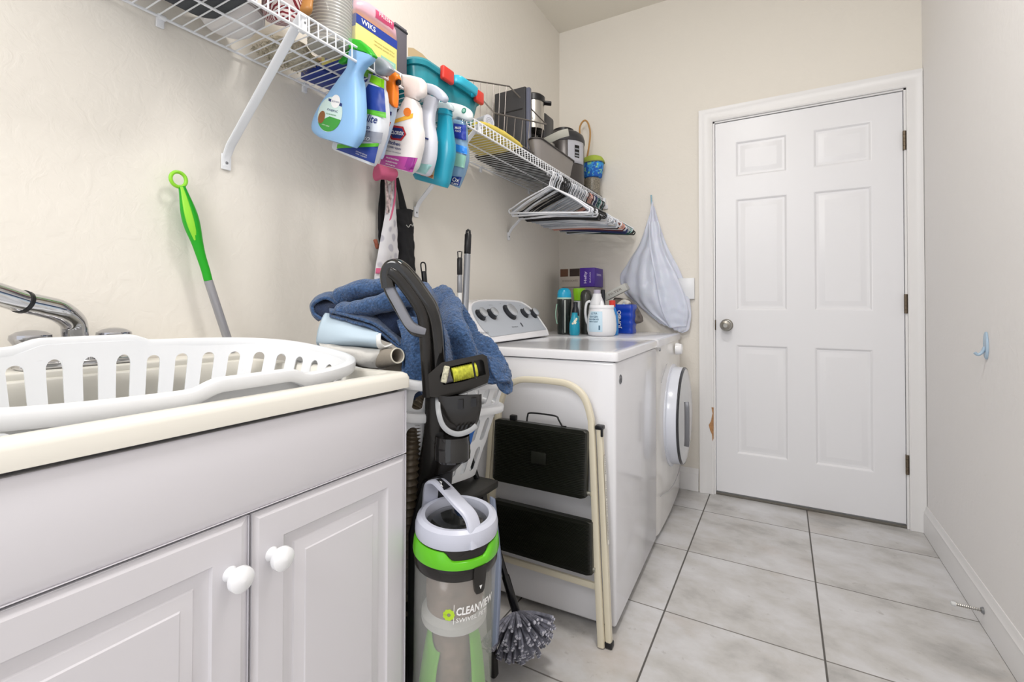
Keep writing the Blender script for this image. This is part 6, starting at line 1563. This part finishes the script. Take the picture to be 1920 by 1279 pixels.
# boxes in the back corner, on a small stack
o = thing('cocoa_box', 'brown and cream box with chocolate pictures on top of the corner stack', 'box', (.15, 2.70, 1.10))
q0 = at(1042, 524, 'y', 2.62)
bb_ = thing('grey_carton', 'plain grey carton standing in the corner beneath the two small boxes', 'box', (.19, 2.70, TZ))
b = B(); b.box2((.105, 2.635, TZ + .0006), (.315, 2.775, 1.150), .002); b.build('carton', C_('grey_card', '#8d8884', rough=.7), bb_)
o.location = (.16, 2.70, 1.1512)
b = B(); b.box2((.098, 2.632, 1.1512), (.224, 2.77, 1.262), .001); ct = b.build('carton', C_('cream_card', '#a9a096', rough=.6), o)
part(None, 'brown_panel', C_('chocolate_print', '#5a3a26'), ct, lambda b: b.f([b.v((x, 2.6312, z)) for x, z in ((.099, 1.215), (.150, 1.215), (.150, 1.260), (.099, 1.260))]))
part(None, 'dark_panel', C_('dark_chocolate_print', '#2e211b'), ct, lambda b: b.f([b.v((x, 2.6312, z)) for x, z in ((.160, 1.215), (.223, 1.215), (.223, 1.260), (.160, 1.260))]))
b = B(); b.text('CHOCOLATE', .016, lambda x, y: Vector((.161 + x, 2.6306, 1.188 + y)), width=.10); b.build('carton_print', C_('print_dim', '#6e665e'), ct, smooth=0)
o = thing('purple_box', 'purple printed box beside the brown and cream box in the corner', 'box', (.28, 2.70, 1.1512))
b = B(); b.box2((.228, 2.625, 1.1512), (.318, 2.775, 1.262), .001); ct = b.build('carton', C_('purple_card', '#4c2b96', rough=.45), o)
b = B(); b.text('Hefty', .022, lambda x, y: Vector((.262 - y, 2.6243, 1.205 + x)), width=.07, bold=.0004); b.text('BAGS', .012, lambda x, y: Vector((.292 - y, 2.6243, 1.205 + x)), width=.06)
b.text('SLIDER', .016, lambda x, y: Vector((.3187, 2.70 + x, 1.222 + y)), width=.08, bold=.0003); b.build('carton_print', C_('lilac_print', '#d9cdf0'), ct, smooth=0)
# lime bottle, white jug, brush behind
o, p = lathed('lime_capped_bottle', 'white bottle with a lime green cap behind the black capped can', 'bottle', 0, 0, [
    ('bottle', [(0, .0005), (.035, .0005), (.035, .16), (.028, .178), (0, .18)], C_('white_bottle', '#d9dde4')),
    ('cap', [(0, .18), (.030, .18), (.031, .20), (.034, .23), (.034, .247), (0, .248)], C_('lime_cap', '#8fd01e', rough=.3))], loc=Vector((.285, 2.47, TZ)))
o, p = lathed('white_jug', 'white handled jug behind the wide white tub', 'jug', 0, 0, [
    ('jug', [(0, .0005), (.040, .0005), (.045, .01), (.045, .12), (.036, .17), (.024, .20), (.022, .215), (0, .216)], C_('white_tub', '#e7e8ec'))], loc=Vector((.415, 2.395, TZ)))
b = B(); b.tube(smooth_path([(-.030, -.018, .175), (-.048, -.026, .165), (-.055, -.028, .12), (-.050, -.024, .07), (-.040, -.018, .05)], 5), .007, 10); b.build('handle', C_('white_tub', '#e7e8ec'), o, world=False)
b = B(); b.lathe([(0, .216), (.018, .216), (.018, .235), (0, .236)]); b.build('cap', C_('lavender_cap', '#b7b2c4'), o, world=False)
o, p = lathed('black_spray_top', 'black bottle neck and cap rising behind the white tub lid', 'bottle', 0, 0, [
    ('bottle', [(0, .0005), (.025, .0005), (.027, .02), (.026, .12), (.012, .16), (.011, .24), (0, .242)], C_('ink_bottle', '#1a1c26'))], loc=Vector((.400, 2.535, TZ)))
# tilted grey carton and dark purse-like bag
o = thing('tilted_box', 'pale grey flat box tilted on top of the dark bag behind the tub', 'box', (.44, 2.62, 1.09))
b = B(); b.box((.452, 2.615, 1.118), (.135, .10, .040), .002, (R(4), R(-27), R(6))); tb = b.build('carton', C_('pale_grey_card', '#b5b5b0', rough=.5), o)
b = B(); b.text('FILTER', .018, lambda x, y: Vector((.452, 2.615, 1.118)) + Euler((R(4), R(-27), R(6))).to_matrix() @ Vector((x, -.0508, y)), width=.08); b.build('carton_print', C_('print_dim', '#6e665e'), tb, smooth=0)
b = B(); lobe(b, [Vector((.43, 2.62, 1.045)), Vector((.49, 2.63, 1.04)), Vector((.545, 2.64, .995)), Vector((.56, 2.64, .94))], (.050, .045), .8, .008, seed=8); o = b.build('dark_pouch', mat('taupe_pouch', '#6a625c', .6, var=.5, vscale=40), None, smooth=70); tag(o, 'dark taupe pouch slumped behind the white tub and blue bin', 'pouch')
o, p = lathed('blue_red_bottle', 'bright blue bottle with a red cap half behind the wide white tub', 'bottle', 0, 0, [
    ('bottle', [(0, .0005), (.030, .0005), (.032, .02), (.030, .10), (.018, .135), (.014, .145), (0, .146)], C_('sky_bottle', '#2f86cf', rough=.3)),
    ('cap', [(0, .146), (.016, .146), (.016, .178), (0, .18)], C_('latch_red', '#d23a30'))], loc=Vector((.496, 2.400, TZ)))
# blue bin
o = thing('blue_bin', 'royal blue ribbed plastic bin with white lettering on the dryer', 'bin', (.52, 2.60, TZ))
bl, br_, bf = at(1143, 622, 'y', 2.54).x, at(1186, 620, 'y', 2.54).x, 2.54
zt2 = at(1165, 571, 'y', 2.54).z
b = B(); w_ = (br_ - bl) / 2; cxx = (bl + br_) / 2
rs = []
for k in range(25):
    t = k / 24; z = TZ + .0006 + t * (zt2 - TZ); e = .0014 * math.sin(t * 24) - .004 * (1 - t)
    rs.append(rrect(cxx - w_ - e, cxx + w_ + e, bf - e, bf + .10 + e, z, .014))
rs.append(rrect(cxx - w_ + .006, cxx + w_ - .006, bf + .006, bf + .094, zt2, .01)); rs.append(rrect(cxx - w_ + .006, cxx + w_ - .006, bf + .006, bf + .094, TZ + .02, .01))
b.rings(rs); b.build('tub', C_('royal_blue_plastic', '#123fae', rough=.25), o, smooth=45)
b = B(); b.text('JUMBO', .028, lambda x, y: Vector((cxx - .008 - y, bf - .0040, (TZ + zt2) / 2 + x)), width=(zt2 - TZ) * .62, bold=.0006); b.build('lettering', INKW, o, smooth=0)
b = B(); b.box2((cxx - w_ + .012, bf - .004, TZ + .03), (cxx - w_ + .032, bf - .0005, TZ + .09), .001); b.build('photo_label', C_('label_dark', '#28323c'), o)
for px_, py_, m_, nm in ((1165, 552, C_('label_seafoam', '#93c6b4'), 'white_bottle_top'),):
    b = B(); b.lathe([(0, .02), (.018, .02), (.018, .15), (.012, .16), (.012, .175), (0, .176)], (cxx + .01, bf + .045, TZ + .004), 24)
    o2 = b.build('lotion_bottle', C_('pale_blue_label', '#c3dcec'), None, smooth=45); tag(o2, 'small pale blue bottle standing inside the royal blue bin', 'bottle')
b = B(); lobe(b, [Vector((cxx - .03, bf + .05, zt2 - .01)), Vector((cxx, bf + .055, zt2 + .012)), Vector((cxx + .032, bf + .05, zt2 - .004))], (.024, .02), .8, .008, seed=6); o2 = b.build('white_rag', C_('rag_white', '#d2cec4', rough=.9), None, smooth=70); tag(o2, 'crumpled off white rag stuffed in the top of the blue bin', 'cloth')

# ================================================================ PLASTIC BAG ON THE BACK WALL
M_BAG = mat('thin_white_plastic', '#edf0ff', .25, trans=.0, alpha=.62, bump=.25, bscale=30, bdist=.008, sss=.1)
pbg = thing('plastic_bag', 'full white plastic shopping bag hanging by its handles from the back wall', 'plastic bag', tuple(at(1222, 372, 'y', 2.83)))
def Y(l): return [at(p[0], p[1], 'y', p[2]) for p in l]
b = B()
net(b, [Y([(1221, 385, 2.825), (1224, 385, 2.82), (1227, 387, 2.825)]),
        Y([(1212, 420, 2.826), (1224, 415, 2.81), (1238, 424, 2.825)]),
        Y([(1198, 455, 2.826), (1226, 450, 2.79), (1252, 462, 2.826)]),
        Y([(1178, 490, 2.83), (1220, 490, 2.77), (1274, 505, 2.83)]),
        Y([(1163, 518, 2.832), (1215, 528, 2.76), (1290, 545, 2.825)]),
        Y([(1168, 545, 2.832), (1216, 560, 2.75), (1296, 585, 2.80)]),
        Y([(1188, 565, 2.82), (1228, 588, 2.76), (1294, 608, 2.79)]),
        Y([(1215, 588, 2.80), (1246, 606, 2.77), (1290, 620, 2.79)]),
        Y([(1236, 606, 2.79), (1258, 616, 2.785), (1278, 625, 2.79)])], 14, 12, .006, 9, 2, 0, .005, 5)
b.build('film', M_BAG, pbg, solid=.0008, smooth=70)
b = B()
net(b, [Y([(1222, 378, 2.815), (1224, 378, 2.812)]), Y([(1218, 408, 2.79), (1228, 410, 2.79)]), Y([(1216, 425, 2.78), (1236, 420, 2.78)]), Y([(1219, 470, 2.765), (1243, 466, 2.765)]), Y([(1228, 520, 2.75), (1268, 515, 2.765)]), Y([(1240, 580, 2.74), (1290, 578, 2.775)]), Y([(1256, 615, 2.76), (1288, 612, 2.785)])], 14, 12, .004, 16, 5, 0, .004, 2)
b.build('front_flap', M_BAG, pbg, solid=.0008, smooth=70)
b = B(); b.tube([at(1222, 384, 'y', 2.822), at(1221, 366, 'y', 2.828)], .0045, 8); b.build('knot', C_('pale_teal_plastic', '#8fb3c4'), pbg)
b = B(); lobe(b, Y([(1240, 550, 2.805), (1254, 570, 2.805), (1266, 592, 2.805)]), (.026, .026), .5, .01, seed=2); o = b.build('bag_contents', C_('bag_fill', '#dfe2ec', rough=.9), pbg, smooth=70)
bx_ = thing('wall_box', 'small white wall mounted box behind the right side of the hanging bag', 'wall box', tuple(at(1290, 541, 'y', RD)))
q0, q1 = at(1272, 561, 'y', RD - .02), at(1302, 521, 'y', RD - .02)
b = B(); b.box2((q0.x, RD - .024, q0.z), (q1.x, RD - .0008, q1.z), .003); b.build('cover', M_WPLAST, bx_)
b = B(); b.tube(smooth_path([at(1262, 624, 'y', 2.80), at(1266, 632, 'y', 2.81), at(1268, 645, 'y', 2.83)], 4), .0028, 6); o = b.build('power_cord', M_BLACKP, None); tag(o, 'short black cord end behind the dryer corner under the bag', 'cord')

# ================================================================ RIGHT WALL
o = thing('wall_hook', 'small pale blue oval hook stuck on the right wall', 'hook', (RW - .001, 2.073, .909))
b = B(); b.rings([sring((RW - .0006 - x, 2.073, .909), (0, .0155 * k, 0), (0, 0, .044 * k), 2, 32) for x, k in ((0, 1), (.004, 1), (.006, .9))]); b.build('plate', C_('pale_aqua_plastic', '#a7bdd0', rough=.25), o)
b = B(); b.tube(smooth_path([(RW - .006, 2.073, .905), (RW - .012, 2.073, .888), (RW - .022, 2.073, .879), (RW - .030, 2.073, .886)], 5), .0045, 10); b.build('prong', C_('pale_aqua_plastic', '#a7bdd0'), o)
o = thing('door_stop', 'spring door stop with a white tip sticking out of the right baseboard', 'door stop', (RW - .0125, 2.083, .058))
b = B(); b.lathe([(0, 0), (.011, 0), (.008, .006), (0, .007)], (RW - .0132, 2.083, .058), 20, (-1, 0, 0)); b.build('mount', mat('zinc', '#8d8f93'), o)
b = B(); b.tube([(RW - .019 - .062 * k / 90, 2.083 + .0042 * math.cos(k * .9), .058 + .0042 * math.sin(k * .9)) for k in range(91)], .0012, 5); b.build('spring', mat('spring_steel', '#a9a6a0', .3, .9), o)
b = B(); b.lathe([(0, 0), (.0065, 0), (.0075, .004), (.007, .012), (0, .014)], (RW - .080, 2.083, .058), 18, (-1, 0, 0)); b.build('tip', C_('off_white_plastic', '#d5d6d6'), o)
# ceiling lamp that lights the room (above the frame)
o = thing('ceiling_lamp', 'round flush ceiling lamp with a white glass diffuser above the sink', 'ceiling lamp', (1.02, .95, RH))
b = B(); b.lathe([(0, -.0005), (.19, -.0005), (.19, -.02), (.17, -.025), (0, -.025)], (1.02, .95, RH), 48); b.build('base', mat('satin_nickel', '#9a9790'), o)
b = B(); b.lathe([(.165, -.026), (.16, -.05), (.12, -.072), (.06, -.082), (0, -.084)], (1.02, .95, RH), 48, cap0=True); b.build('diffuser', mat('lamp_glass', '#fff4e2', .4, emit=3), o)
